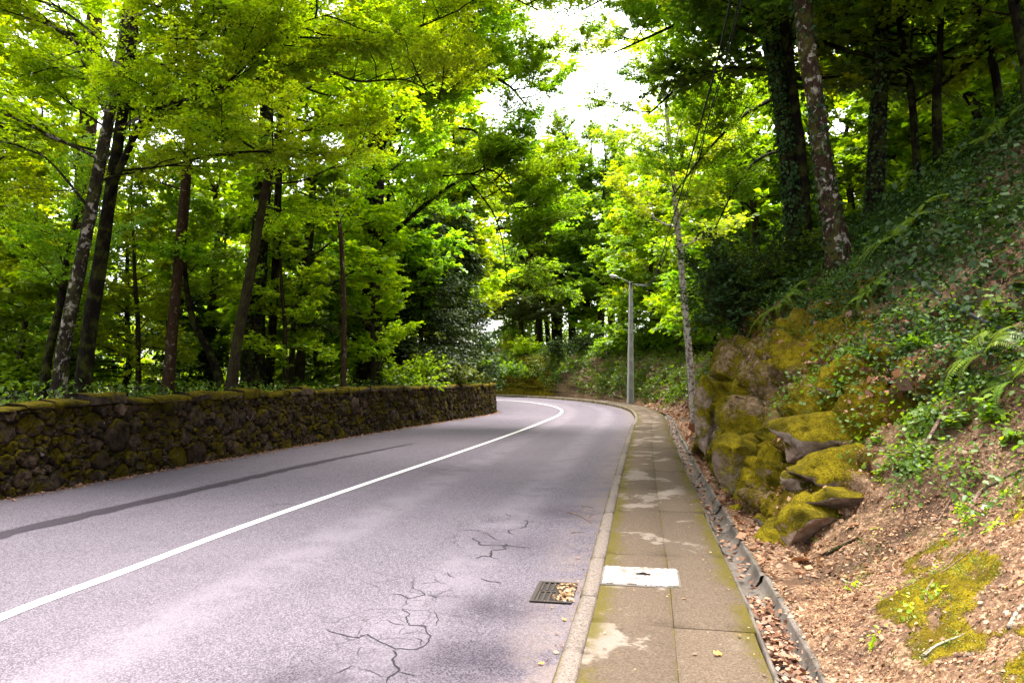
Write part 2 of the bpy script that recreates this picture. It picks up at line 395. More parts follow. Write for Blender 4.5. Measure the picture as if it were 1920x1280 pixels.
def channel_mat():
    m, t, p = mat('channel_concrete'); g = NG(t); pos = g.geo().outputs['Position']; f = g.noise(pos, 30, 5, .7); b = g.noise(pos, 2.5, 5, .65)
    col = g.mix(f, (.055, .042, .034), (.16, .127, .108)); col = g.mix(g.sstep(b, .45, .6), col, (.045, .031, .023)); col = g.mix(g.math('MULTIPLY', g.sstep(g.noise(pos, 4, 5, .7), .55, .66), .6), col, MOSS_A)
    g.set(p.inputs['Base Color'], g.mix(1, col, (0.62, 0.62, 0.62), 'MULTIPLY')); p.inputs['Roughness'].default_value = .8; g.set(p.inputs['Normal'], g.bump(f, .5, .01)); return m
M['channel'] = channel_mat()
def bank_mat():
    """earth bank: soil and small leaf crumbs, moss cushions, bare rock where the bank is quarried"""
    m, t, p = mat('bank_earth'); g = NG(t); ge = g.geo(); pos = ge.outputs['Position']
    a_m, a_r, a_w = g.attr('moss'), g.attr('rock'), g.attr('wet')
    v1 = g.n('RGBToBW'); g.set(v1.inputs[0], g.vor(pos, 55, 'F1', 'Color')); v2 = g.vor(pos, 26, 'F1', 'Distance')
    n = g.noise(pos, 14, 6, .7); nb = g.noise(pos, 1.7, 5, .6); nm = g.noise(pos, 6, 5, .65)
    soil = g.mix(n, (.045, .026, .017), (.14, .085, .06))
    crumb = g.ramp(v1.outputs[0], [(0, (.06, .034, .02)), (.45, (.15, .09, .058)), (.75, (.27, .17, .115)), (1, (.44, .32, .24))])
    col = g.mix(g.sstep(nm, .36, .56), soil, crumb)
    rock = g.mix(g.sstep(n, .35, .7), (.15, .092, .055), (.34, .235, .16)); rock = g.mix(g.math('MULTIPLY', g.sstep(nb, .55, .7), .7), rock, (.38, .30, .25))
    rock = g.mix(g.sstep(g.noise(pos, 3.1, 6, .7, .6), .56, .66), rock, (.04, .028, .018))
    col = g.mix(a_r, col, rock)
    col = g.mix(g.math('MULTIPLY', a_w, .75), col, (.03, .02, .016))
    mc, mn = moss_col(g, pos)
    mc = g.mix(g.math('MULTIPLY', g.sstep(g.noise(pos, 2.2, 4), .5, .75), .6), mc, (.13, .085, .012))
    f = g.sstep(g.math('ADD', g.math('MULTIPLY', a_m, .7), g.math('SUBTRACT', g.math('ADD', g.math('MULTIPLY', nb, .4), g.math('ADD', g.math('MULTIPLY', nm, .5), g.math('MULTIPLY', g.noise(pos, 22, 4, .7), .5))), 1.08)), .0, .16)
    col = g.mix(f, col, mc)
    g.set(p.inputs['Base Color'], g.mix(1, col, (0.76, 0.74, 0.70), 'MULTIPLY')); p.inputs['Roughness'].default_value = .95; p.inputs['Specular IOR Level'].default_value = .04
    hh = g.math('ADD', g.math('MULTIPLY', n, .6), g.math('ADD', g.math('MULTIPLY', mn, f), g.math('MULTIPLY', v1.outputs[0], .35)))
    g.set(p.inputs['Normal'], g.bump(hh, 1.0, .035))
    return m
M['bank'] = bank_mat()
def floor_mat():
    m, t, p = mat('forest_floor'); g = NG(t); pos = g.geo().outputs['Position']; n = g.noise(pos, 9, 6, .7); b = g.noise(pos, .8, 4)
    col = g.mix(n, (.03, .02, .012), (.11, .07, .04)); col = g.mix(g.sstep(b, .4, .6), col, g.mix(n, (.03, .05, .008), (.09, .13, .018)))
    g.set(p.inputs['Base Color'], col); p.inputs['Roughness'].default_value = .95; g.set(p.inputs['Normal'], g.bump(n, 1, .05)); return m
M['floor'] = floor_mat()

# ------------------------------------------------------------------ road lines in plan (metres, camera above the origin)
def near(px): return [gp(x, y)[:2] for x, y in px]
Kp = near([(1048, 1280), (1096, 1120), (1137, 960), (1162, 870), (1180, 812), (1190, 786)])
dirn = (Kp[1] - Kp[0]) / np.linalg.norm(Kp[1] - Kp[0])
Kp = [Kp[0] - dirn * 14, Kp[0] - dirn * 7] + Kp + [np.array(p) for p in ((5.35, 33.5), (5.2, 40), (3.9, 47), (1.3, 53.5), (-3, 59.5), (-10, 66), (-20, 72), (-36, 78))]
KN = 1400
K, KS = spline(Kp, KN)
KT = norm(np.gradient(K, axis=0)); KNr = np.stack([KT[:, 1], -KT[:, 0]], 1)      # normal to the outside of the bend
KS = KS - np.interp(0.0, K[:200, 1], KS[:200])                                      # s = 0 beside the camera
def kerb(s, t):
    s = np.asarray(s, float); t = np.asarray(t, float)
    px = np.interp(s, KS, K[:, 0]); py = np.interp(s, KS, K[:, 1]); nx = np.interp(s, KS, KNr[:, 0]); ny = np.interp(s, KS, KNr[:, 1])
    return np.stack([px + nx * t, py + ny * t], -1)
def to_st(P):
    """nearest kerb parameter and lateral offset of points (n,2)"""
    P = np.asarray(P, float)[:, :2]; S_ = np.empty(len(P)); T_ = np.empty(len(P))
    for i in range(0, len(P), 4000):
        p = P[i:i + 4000]; d = ((p[:, None] - K[None]) ** 2).sum(-1); j = d.argmin(1)
        S_[i:i + 4000] = KS[j]; T_[i:i + 4000] = ((p - K[j]) * KNr[j]).sum(1)
    return S_, T_
Wp = near([(0, 937), (240, 893), (480, 850), (700, 812), (860, 786), (925, 775)])
wd = (Wp[1] - Wp[0]) / np.linalg.norm(Wp[1] - Wp[0])
Wp = [Wp[0] - wd * 12, Wp[0] - wd * 6] + Wp + [np.array(p) for p in ((-.95, 33.3), (-2.2, 36.5), (-4.6, 40), (-9, 45), (-16, 51), (-30, 58))]
WN = 1000
WC, WS = spline(Wp, WN); WT = norm(np.gradient(WC, axis=0)); WL = np.stack([-WT[:, 1], WT[:, 0]], 1)   # normal away from the road
WS = WS - np.interp(gp(0, 937)[1], WC[:400, 1], WS[:400])                            # s = 0 where the frame cuts the wall
def wall_at(s, off, z=0):
    s = np.asarray(s, float)
    x = np.interp(s, WS, WC[:, 0]) + np.interp(s, WS, WL[:, 0]) * off; y = np.interp(s, WS, WC[:, 1]) + np.interp(s, WS, WL[:, 1]) * off
    return np.stack([x, y, np.broadcast_to(z, x.shape)], -1)
Cp = near([(-260, 1280), (0, 1158), (240, 1068), (480, 978), (700, 902), (860, 848), (960, 813), (1020, 790)])
Cp = [Cp[0] * 6 - Cp[1] * 5, Cp[0] * 3 - Cp[1] * 2] + Cp + [np.array(p) for p in ((2.05, 30.5), (2.35, 35.5), (1.8, 41), (.2, 46.5), (-3, 51), (-9, 57), (-18, 63), (-33, 69))]
CL, CS = spline(Cp, 500); CT = norm(np.gradient(CL, axis=0)); CR = np.stack([CT[:, 1], -CT[:, 0]], 1)

# ------------------------------------------------------------------ the big ground sheet, the road and its markings
mb = MB(); n = 60
g1 = np.sign(np.linspace(-1, 1, n)) * np.abs(np.linspace(-1, 1, n)) ** 2.2 * 600
X, Y = np.meshgrid(g1, g1, indexing='ij')
mb.add(np.stack([X, Y + 20, np.full_like(X, -.35)], -1).reshape(-1, 3), grid_faces(n, n)[:, ::-1])
tag(put('ground', mb, M['floor']), 'dark forest soil reaching to the horizon', kind='structure')

mb = MB(); nr = 700; nc = 34
sk = np.linspace(-12, 82, nr)
A = kerb(sk, 0.06)
w_s = np.linspace(WS[0] + .2, WS[-1] - .2, 4000); WPt = wall_at(w_s, .12)[:, :2]
# matching wall point: fraction of both lines, so rows never cross
fr = (sk - sk[0]) / (sk[-1] - sk[0])
ks = np.interp(fr, [0, .2, .35, .47, .60, .72, 1], [WS[0] + .2, 0, 9.5, 21.5, 26, 31, WS[-1] - .3]); B = wall_at(ks, .12)[:, :2]
u = np.linspace(0, 1, nc)
P2 = A[:, None] * (1 - u)[None, :, None] + B[:, None] * u[None, :, None]
V = np.concatenate([P2, np.zeros((nr, nc, 1))], -1).reshape(-1, 3)
S_, T_ = to_st(V)
cc = np.array([gp(740, 1170)[:2], gp(780, 1110)[:2], gp(880, 1010)[:2], gp(940, 1000)[:2], gp(960, 970)[:2]]); rr = [.55, .5, .45, .35, .4]
crack = np.zeros(len(V)); 
for c_, r_ in zip(cc, rr): crack = np.maximum(crack, np.exp(-((V[:, :2] - c_) ** 2).sum(1) / (r_ * 1.1) ** 2))
stain = np.zeros(len(V))
for (x, y), r_, a_ in (((890, 1235), .42, 1), ((930, 1140), .34, .95), ((600, 1290), .4, .9), ((720, 1250), .3, .6), ((1060, 960), .45, .7), ((840, 880), .7, .6), ((950, 790), 1.5, .5), ((960, 1020), .5, .5)):
    stain = np.maximum(stain, a_ * np.exp(-((V[:, :2] - gp(x, y)[:2]) ** 2).sum(1) / r_ ** 2))
dw = np.sqrt(((V[:, None, :2] - WPt[None, ::12]) ** 2).sum(-1)).min(1)
mb.add(V, grid_faces(nr, nc)[:, ::-1], uv=np.stack([T_, S_], 1), crack=crack, stain=stain, walld=dw)
road = tag(put('road', mb, M['asphalt']), 'worn lavender grey asphalt road bending to the left', kind='structure')
def road_z(P):
    return np.zeros(len(P))
def ribbon(name, C, R, w, z, material, s0, s1, jitter=0.0, parent=None):
    seg = (C[:, 1] > s0) & (C[:, 1] < s1); c, r = C[seg], R[seg]; m = len(c); mb = MB()
    j = jitter * fbm(np.stack([np.arange(m) * .35, np.zeros(m), np.zeros(m)], 1), 3)[:, None]
    wv = w if np.isscalar(w) else np.interp(np.linspace(0, 1, m), *w)[:, None]
    L, Rr = c - r * (wv / 2 + j * .5), c + r * (wv / 2 + j)
    V = np.stack([L, Rr], 1).reshape(-1, 2); V = np.c_[V, np.full(len(V), z)]
    mb.add(V, grid_faces(m, 2)); return put(name, mb, material, parent)
tag(ribbon('centre_line', CL, CR, .112, .005, M['paint'], -8, 64, .008), 'continuous white painted line along the middle of the road', 'road marking')
Tp = near([(-200, 1055), (0, 1003), (150, 968), (300, 934), (480, 893), (620, 862), (780, 830)])
Tp = [Tp[0] * 9 - Tp[1] * 8, Tp[0] * 4 - Tp[1] * 3] + Tp
TL, _ = spline(Tp, 400); TT = norm(np.gradient(TL, axis=0))
tag(ribbon('tar_seam', TL, np.stack([TT[:, 1], -TT[:, 0]], 1), ([0, .6, .8, .95, 1], [.30, .28, .22, .12, .01]), .004, M['tar'], -50, 90, .06), 'dark sealed seam running along the lane beside the wall', 'road seam')

# open cracks in the near lane, each a dark line of its own
CRK = [([(390, 970), (500, 1005), (570, 1018), (620, 1000), (700, 1040), (790, 1085), (880, 1082), (960, 1075), (985, 1010), (980, 960), (870, 950), (855, 905), (880, 885), (840, 850)], 11), ([(790, 1085), (805, 1130), (780, 1150), (800, 1190), (800, 1215), (735, 1255), (742, 1300)], 13), ([(800, 1215), (860, 1235), (930, 1232)], 8), ([(570, 1018), (600, 990), (625, 965)], 7), ([(700, 1040), (730, 1025), (720, 1000)], 6),
       ([(760, 780), (810, 775), (855, 800), (910, 790), (965, 775), (930, 745), (890, 725)], 10), ([(965, 775), (1020, 792), (1075, 800)], 7), ([(855, 800), (862, 830), (835, 850)], 7), ([(940, 710), (1000, 708), (1065, 695)], 9), ([(1085, 645), (1105, 665), (1145, 680)], 10), ([(1020, 860), (1028, 900), (1025, 950), (985, 960)], 7), ([(740, 915), (800, 940), (870, 950)], 6), ([(590, 1190), (540, 1180), (470, 1210), (410, 1230)], 8), ([(590, 1190), (650, 1215), (700, 1240), (735, 1255)], 6), ([(620, 1130), (580, 1120), (600, 1080), (640, 1085)], 5), ([(820, 1010), (830, 970), (870, 950)], 5), ([(905, 1010), (940, 1040), (960, 1075)], 7), ([(740, 1030), (820, 1030), (910, 1045)], 5),
       ([(1245, 570), (1290, 556), (1330, 555), (1355, 525), (1425, 515), (1425, 480)], 12), ([(1240, 450), (1290, 490), (1420, 495), (1500, 502), (1580, 510)], 10), ([(1330, 430), (1350, 450), (1385, 465)], 9), ([(1470, 400), (1440, 410), (1465, 430)], 10), ([(1510, 360), (1550, 350), (1540, 390), (1480, 396)], 10), ([(1330, 555), (1380, 575)], 8), ([(1160, 410), (1230, 408), (1300, 412)], 8), ([(1280, 685), (1340, 700), (1410, 712)], 8), ([(1420, 310), (1455, 330)], 9), ([(385, 590), (415, 578)], 7), ([(185, 972), (218, 962)], 9), ([(20, 270), (130, 262), (250, 255)], 8)]
M['crack'] = simple('crack_dark', (.008, .0065, .009), .95)
for ci, (cp, wmm) in enumerate(CRK):
    Pk = np.array([gp(480 + a / 3.048, 860 + b / 3.048)[:2] for a, b in cp]); Lk_ = np.linalg.norm(np.diff(Pk, axis=0), axis=1).sum(); nk = max(8, int(Lk_ / .018))
    Lc = np.r_[0, np.cumsum(np.linalg.norm(np.diff(Pk, axis=0), axis=1))]; sk_ = np.linspace(0, Lk_, nk); C_ = np.stack([np.interp(sk_, Lc, Pk[:, 0]), np.interp(sk_, Lc, Pk[:, 1])], 1)
    J_ = np.c_[C_ * 14, np.full(nk, ci)]; C_ = C_ + .022 * np.stack([vnoise(J_), vnoise(J_ + 50)], 1) + .008 * np.stack([vnoise(J_ * 3.5), vnoise(J_ * 3.5 + 50)], 1)
    T_k = norm(np.gradient(C_, axis=0)); N_k = np.stack([T_k[:, 1], -T_k[:, 0]], 1); w_k = wmm * (.00052 if ci < 18 else .0010) * (.55 + .6 * np.abs(vnoise(J_ * 2 + 9))) * np.clip(np.minimum(sk_, Lk_ - sk_) / .06, .15, 1)
    mb = MB(); mb.add(np.c_[np.stack([C_ - N_k * w_k[:, None], C_ + N_k * w_k[:, None]], 1).reshape(-1, 2), np.full(nk * 2, .0025)], grid_faces(nk, 2)); put('crack', mb, M['crack'], road)

# ------------------------------------------------------------------ kerb stones and pavement slabs, pieces of their own
def curved_block(s0, s1, t0, t1, z0, z1, bev, ns=6, rough=.003, seed=0, pale=None):
    """block that follows the kerb: top with bevelled edges, real sides"""
    prof = [(t0, z0), (t0, z1 - bev), (t0 + bev, z1), ((t0 + t1) / 2, z1 + .001), (t1 - bev, z1), (t1, z1 - bev), (t1, z0)]
    ss = np.linspace(s0, s1, ns); V = []; U = []
    for s in ss:
        for (t, z) in prof:
            p = kerb(s, t); V.append([p[0], p[1], z]); U.append([t, s])
    V = np.array(V); m = len(prof)
    V += rough * np.stack([vnoise(V * 9 + seed), vnoise(V * 9 + 50 + seed), vnoise(V * 6 + 99)], 1)
    mb = MB(); q = grid_faces(ns, m)[:, ::-1]
    caps = [[0, 1, 5, 6], [1, 2, 4, 5]]
    capq = [[a for a in c] for c in caps] + [[(ns - 1) * m + a for a in reversed(c)] for c in caps]
    mb.add(V, np.vstack([q, capq]), uv=U)
    return mb
kb = empty('kerb'); tag(kb, 'concrete kerb with moss along its foot beside the road', kind='structure')
s = -6.0; i = 0
while s < 70:
    L = 1.0 if s < 40 else 3.0
    put('kerb_stone', curved_block(s + .004, s + L - .004, 0, .115, -.1, .125 + .004 * math.sin(i * 2.3), .014, 6, .004, i), M['kerb'], kb); s += L; i += 1
pv = empty('sidewalk'); tag(pv, 'narrow concrete pavement with two rows of slabs and mossy edges', kind='structure')
MH = (gp(1135, 1098, .125), gp(1265, 1098, .125), gp(1265, 1063, .125), gp(1138, 1063, .125))
mh_st = to_st(np.array([p[:2] for p in MH])); mh_s0, mh_s1 = mh_st[0].min(), mh_st[0].max()
mh_s0, mh_s1 = 5.32, 5.32; mhc = np.mean(MH, axis=0); ms_, mt_ = to_st(mhc[None, :2]); MS, MT = ms_[0], mt_[0]
s = -6.0; i = 0
edges = []
while s < 66:
    L = (1.55, 1.85, 1.7, 2.0)[i % 4] if s < 36 else 4.0
    edges.append((s, min(s + L, 66))); s += L; i += 1
for i, (a, b) in enumerate(edges):
    for j, (t0, t1) in enumerate(((.118, .604), (.6055, 1.08))):
        if b < 34 and j == 1: t1 += .012 * math.sin(i * 1.7) - (.0 if i != 5 else .03)
        put('slab', curved_block(a + .0006, b - .0006, t0, t1, -.05, .118 + .003 * math.sin(i * 3.1 + j), .0025, 10 if b < 36 else 6, .0022, i * 3 + j), M['slab'], pv)

# ------------------------------------------------------------------ the bank on the outside of the bend
PROF = [  # s, then (t, z) of the same nine control points
 (-12, [(1.345, .055), (1.6, .15), (2.0, .45), (2.6, .9), (3.3, 1.4), (4.3, 2.3), (6, 4.2), (8.5, 7.2), (14, 8.5), (60, 11)]),
 (2.0, [(1.345, .055), (1.58, .15), (1.95, .45), (2.5, .92), (3.0, 1.30), (4.0, 2.0), (6, 4.2), (8.5, 7.6), (14, 8.5), (60, 11)]),
 (4.2, [(1.345, .055), (1.6, .14), (2.0, .42), (2.5, .80), (3.0, 1.10), (4.0, 1.8), (6, 4.2), (8.2, 7.8), (14, 8.8), (60, 11)]),
 (5.9, [(1.36, .03), (1.75, .03), (2.2, .22), (2.8, .60), (3.5, 1.15), (4.4, 2.1), (6, 4.1), (8.0, 7.6), (14, 8.8), (60, 11)]),
 (7.2, [(1.35, .055), (1.7, .05), (2.0, .30), (2.4, .80), (3.0, 1.35), (4.0, 2.15), (5.6, 3.8), (7.8, 7.3), (14, 8.8), (60, 11)]),
 (8.8, [(1.35, .055), (1.62, .06), (1.78, .55), (1.98, 1.05), (2.5, 1.55), (3.5, 2.35), (5.2, 3.9), (7.8, 7.2), (14, 8.8), (60, 11)]),
 (11.0, [(1.35, .055), (1.55, .08), (1.66, .8), (1.80, 1.50), (2.25, 2.05), (3.3, 2.9), (5.2, 4.5), (8, 7.2), (14, 8.6), (60, 11)]),
 (14.5, [(1.35, .055), (1.52, .08), (1.60, .9), (1.74, 1.75), (2.15, 2.45), (3.1, 3.2), (5.2, 4.8), (8, 6.9), (14, 8.2), (60, 11)]),
 (16.3, [(1.42, 0), (1.7, .10), (1.95, .7), (2.2, 1.35), (2.6, 2.1), (3.5, 3.0), (5.5, 4.6), (8.5, 6.4), (14, 7.6), (60, 10)]),
 (19, [(1.42, 0), (1.9, .12), (2.5, .35), (3.1, .7), (3.8, 1.2), (4.8, 2.1), (6.6, 3.4), (9.5, 5.0), (15, 6.2), (60, 9)]),
 (27, [(1.42, 0), (2.0, .15), (2.7, .4), (3.3, .8), (4.0, 1.3), (4.9, 2.0), (6.6, 3.2), (9.5, 4.4), (15, 5.4), (60, 8)]),
 (37, [(1.42, 0), (1.75, .12), (2.1, .45), (2.5, 1.0), (3.0, 1.6), (3.8, 2.2), (5.5, 3.0), (9, 3.9), (15, 4.6), (60, 7)]),
 (46, [(1.42, 0), (1.55, .3), (1.7, 1.0), (1.9, 1.9), (2.3, 2.6), (3.2, 3.2), (5.5, 3.8), (9, 4.2), (15, 4.6), (60, 7)]),
 (56, [(1.42, 0), (1.5, .5), (1.58, 1.5), (1.7, 2.4), (2.0, 3.0), (3.0, 3.5), (5.5, 3.9), (9, 4.2), (15, 4.5), (60, 6)]),
 (82, [(1.42, 0), (1.5, .5), (1.58, 1.5), (1.7, 2.4), (2.0, 3.0), (3.0, 3.5), (5.5, 3.9), (9, 4.2), (15, 4.5), (60, 6)])]
ps = np.array([p[0] for p in PROF], float); pc = np.array([p[1] for p in PROF], float)
bs = np.r_[np.linspace(-9, 2, 40, endpoint=False), np.linspace(2, 18, 290, endpoint=False), np.linspace(18, 40, 110, endpoint=False), np.linspace(40, 80, 60)]
def profile(s):
    k = np.clip(np.searchsorted(ps, s) - 1, 0, len(ps) - 2); f = (s - ps[k]) / (ps[k + 1] - ps[k]); f = f * f * (3 - 2 * f)
    return pc[k] * (1 - f) + pc[k + 1] * f
cu = np.r_[np.linspace(0, 5, 110, endpoint=False), np.linspace(5, 7, 30, endpoint=False), np.linspace(7, 9, 22)]
rows = []
for s_ in bs:
    c = profile(s_); rows.append(np.stack([np.interp(cu, np.arange(10), c[:, 0]), np.interp(cu, np.arange(10), c[:, 1])], 1))
TZ = np.array(rows)                                  # (ns, nu, 2)
for _ in range(2): TZ[:, 2:-1] = .25 * TZ[:, 1:-2] + .5 * TZ[:, 2:-1] + .25 * TZ[:, 3:]
ns_, nu_ = TZ.shape[:2]
P = kerb(np.repeat(bs, nu_), TZ[..., 0].ravel())
V = np.c_[P, TZ[..., 1].ravel()].reshape(ns_, nu_, 3)
gs, gu = np.gradient(V, axis=0), np.gradient(V, axis=1); Nn = norm(np.cross(gu, gs)); Nn *= np.sign(Nn[..., 2:3] + 1e-6)
Vf = V.reshape(-1, 3); SS = np.repeat(bs, nu_); UU = np.tile(cu, ns_); TT_ = TZ[..., 0].ravel()
edge = smooth(0, .5, UU)
rockm = smooth(6.4, 7.8, SS) * smooth(17.4, 15.8, SS) * smooth(.6, 1.1, UU) * smooth(5.5, 4.5, UU)
rockm = np.maximum(rockm, smooth(33, 38, SS) * smooth(.5, 1.2, UU) * smooth(5, 4, UU) * .6)
d = .10 * fbm(Vf * .9, 4) + .045 * fbm(Vf * 3.2, 4) + .016 * fbm(Vf * 11, 3)
rid = 1 - np.abs(fbm(Vf * [1.5, 1.5, 1.0] + 5, 4)) * 2
wq = Vf + .18 * np.stack([fbm(Vf * 1.7 + 3, 3), fbm(Vf * 1.7 + 43, 3), fbm(Vf * 1.7 + 83, 3)], 1)
f1, f2, c1 = worley(wq * [1.35, 1.35, 1.75]); g1_, g2_, h1 = worley(wq * 3.6 + 9)
crag = .34 * (c1 - .5) - .26 * smooth(.16, .0, f2 - f1) + .16 * (.5 - f1) + .10 * (h1 - .5) - .07 * smooth(.14, .0, g2_ - g1_) + .08 * fbm(Vf * 6, 4)
d = d * (1 - rockm * .4) + rockm * crag
d += .35 * smooth(5.0, 8, UU) * fbm(Vf * .35, 3)
far_fade = 1 + 1.5 * smooth(6, 9, UU)
Vf = Vf + Nn.reshape(-1, 3) * (d * edge * far_fade)[:, None]
bvh = BVHTree.FromPolygons([tuple(v) for v in Vf], [tuple(q) for q in grid_faces(ns_, nu_)])
def hit_bank(x, y, tree=None):
    r = pray(x, y); h = (tree or bvh).ray_cast(Vector((0, 0, CAMZ)), Vector(r).normalized(), 300)
    return None if h[0] is None else np.array(h[0])
# dark hollow under the rock lip and its undercut
for (x, y, r_, dep) in ((1392, 722, .20, .42), (1378, 700, .12, .2), (1345, 735, .12, .25), (1385, 800, .3, .12)):
    h = hit_bank(x, y)
    if h is not None:
        ww = np.exp(-((Vf - h) ** 2).sum(1) / r_ ** 2); Vf = Vf - Nn.reshape(-1, 3) * (ww * dep)[:, None]
def moss_pat(p): return smooth(-.12, .16, fbm(p * [2.8, 2.8, 3.4] + 21, 5))
moss = .2 + .25 * smooth(1.5, 4.5, UU) * smooth(7, 5, SS)
moss = np.maximum(moss, (.66 + .33 * smooth(-.2, .2, fbm(Vf * [.9, .9, 1.4] + 3, 3))) * smooth(6.2, 7.6, SS) * smooth(18, 16, SS) * smooth(.3, 1, UU) * smooth(5.6, 4.8, UU))
moss = np.maximum(moss, (.25 + .62 * moss_pat(Vf)) * smooth(.5, 2, SS) * smooth(6.4, 5.4, SS) * smooth(.9, 1.6, UU))
moss = np.maximum(moss, .8 * smooth(50, 55, SS) * smooth(5.2, 4.5, UU)); moss = np.maximum(moss, .42 * smooth(28, 36, SS) * smooth(5, 4, UU))
moss *= 1 - .9 * (smooth(16.5, 18, SS) * smooth(30, 26, SS) * smooth(4.5, 3.5, UU))
wet = np.exp(-((SS - 5.85 - .12 * UU) / .16) ** 2) * smooth(.2, .6, UU) * smooth(3.6, 2.6, UU)
mb = MB(); mb.add(Vf, grid_faces(ns_, nu_), uv=np.stack([TT_, SS], 1), moss=moss, rock=rockm, wet=wet)
tag(put('bank', mb, M['bank']), 'steep earth bank with moss, leaf litter and quarried rock beside the pavement', kind='structure')
bvh = BVHTree.FromPolygons([tuple(v) for v in Vf], [tuple(q) for q in grid_faces(ns_, nu_)])
VB = Vf.reshape(ns_, nu_, 3)
NB = np.cross(np.gradient(VB, axis=1), np.gradient(VB, axis=0)); NB = norm(NB)
if NB[..., 2].mean() < 0: NB = -NB
def bank_z(x, y):
    h = bvh.ray_cast(Vector((x, y, 60)), Vector((0, 0, -1)), 100); return h[0].z if h[0] is not None else 0.0

# ------------------------------------------------------------------ concrete gutter between pavement and bank
gu_ = empty('gutter_channel'); tag(gu_, 'leaf filled concrete gutter channel between pavement and bank', kind='structure')
prof = []
for a in np.linspace(PI, 2 * PI, 9): prof.append((1.225 + .105 * math.cos(a), .045 + .10 * math.sin(a)))
prof = [(1.095, .02), (1.10, .055)] + prof + [(1.335, .052), (1.36, .056), (1.39, .035), (1.40, -.1)]
s = -5.0; i = 0
while s < 30:
    ss = np.linspace(s + .006, s + .994, 7); V = []
    off = .012 * math.sin(i * 2.1)
    for q in ss:
        for (t, z) in prof: p = kerb(q, t + off); V.append([p[0], p[1], z + .006 * math.sin(i)])
    V = np.array(V); V += .004 * np.stack([vnoise(V * 12), vnoise(V * 12 + 40), vnoise(V * 12 + 80)], 1)
    mb = MB(); mb.add(V, grid_faces(7, len(prof))); put('channel_segment', mb, M['channel'], gu_); s += 1.0; i += 1

# ------------------------------------------------------------------ ground behind the stone wall
mb = MB(); ys = np.linspace(-8, 56, 130); xs = np.r_[0, .3, .8, 1.5, 2.5, 4, 6, 9, 13, 18, 25, 35, 50, 75, 110, 160, 240]
order = np.argsort(WC[:, 1]); wx = np.interp(ys, WC[order, 1], WC[order, 0])
V = np.array([[wx[i] - .45 - x, y, 0] for i, y in enumerate(ys) for x in xs])
dx = np.tile(xs, len(ys)); V[:, 2] = 1.02 + .15 * fbm(V * .5, 3) * smooth(.3, 2, dx) - .9 * smooth(6, 40, dx)
mb.add(V, grid_faces(len(ys), len(xs))); tag(put('forest_floor', mb, M['floor']), 'leafy forest floor behind the stone wall', kind='structure')
lbvh = BVHTree.FromPolygons([tuple(v) for v in V], [tuple(q) for q in grid_faces(len(ys), len(xs))])
def left_z(x, y):
    h = lbvh.ray_cast(Vector((x, y, 60)), Vector((0, 0, -1)), 100); return h[0].z if h[0] is not None else 1.0

# ------------------------------------------------------------------ rubble stone wall, each stone a piece
WH = 1.28
def clip(poly, p, nrm):
    out = []; d = [(q - p) @ nrm for q in poly]
    for i in range(len(poly)):
        a, b, da, db = poly[i], poly[(i + 1) % len(poly)], d[i], d[(i + 1) % len(poly)]
        if da <= 0: out.append(a)
        if da * db < 0: out.append(a + (b - a) * (da / (da - db)))
    return out
wl = empty('stone_wall', tuple(wall_at(np.array([8.0]), .3)[0])); tag(wl, 'long mossy rubble stone wall along the road edge', 'wall')
r2 = np.random.default_rng(3)
seeds = []; S0, S1 = -3.0, 34.0
tries = 0
while tries < 22000:
    tries += 1
    p = np.array([r2.uniform(S0, S1), r2.uniform(-.02, WH - .17)]); big = r2.random()
    rad = r2.uniform(.30, .40) if big < .12 else (r2.uniform(.16, .26) if big < .5 else r2.uniform(.07, .12))
    rad *= 1.0 if p[0] < 20 else 1.1
    if all((((p - q[0]) * [.8, 1.12]) ** 2).sum() > (.5 * (rad + q[1]) * 1.0) ** 2 for q in seeds if abs(q[0][0] - p[0]) < .7): seeds.append((p, rad))
SP = np.array([q[0] for q in seeds]); SR = np.array([q[1] for q in seeds])
stones = []
for i, p in enumerate(SP):
    poly = [np.array(c) for c in ((p[0] - .6, -.05), (p[0] + .6, -.05), (p[0] + .6, WH - .12), (p[0] - .6, WH - .12))]
    dd = SP - p; idx = np.argsort((dd ** 2).sum(1))[1:22]
    for j in idx:
        v = SP[j] - p; L = np.linalg.norm(v); v = v / L
        w_ = (L ** 2 + (SR[i] ** 2 - SR[j] ** 2) * .55) / (2 * L)
        poly = clip(poly, p + v * w_, v)
        if len(poly) < 3: break
    if len(poly) < 3: continue
    poly = np.array(poly); c = poly.mean(0)
    for _ in range(1):
        nx_ = np.roll(poly, -1, 0); poly = np.stack([poly * .75 + nx_ * .25, poly * .25 + nx_ * .75], 1).reshape(-1, 2)
    th = np.linspace(0, 2 * PI, 14, endpoint=False); rel = poly - c; ang = np.arctan2(rel[:, 1], rel[:, 0]); o = np.argsort(ang)
    rad = np.interp(th, np.r_[ang[o] - 2 * PI, ang[o], ang[o] + 2 * PI], np.tile(np.linalg.norm(rel[o], axis=1), 3))
    stones.append((c, th, rad))
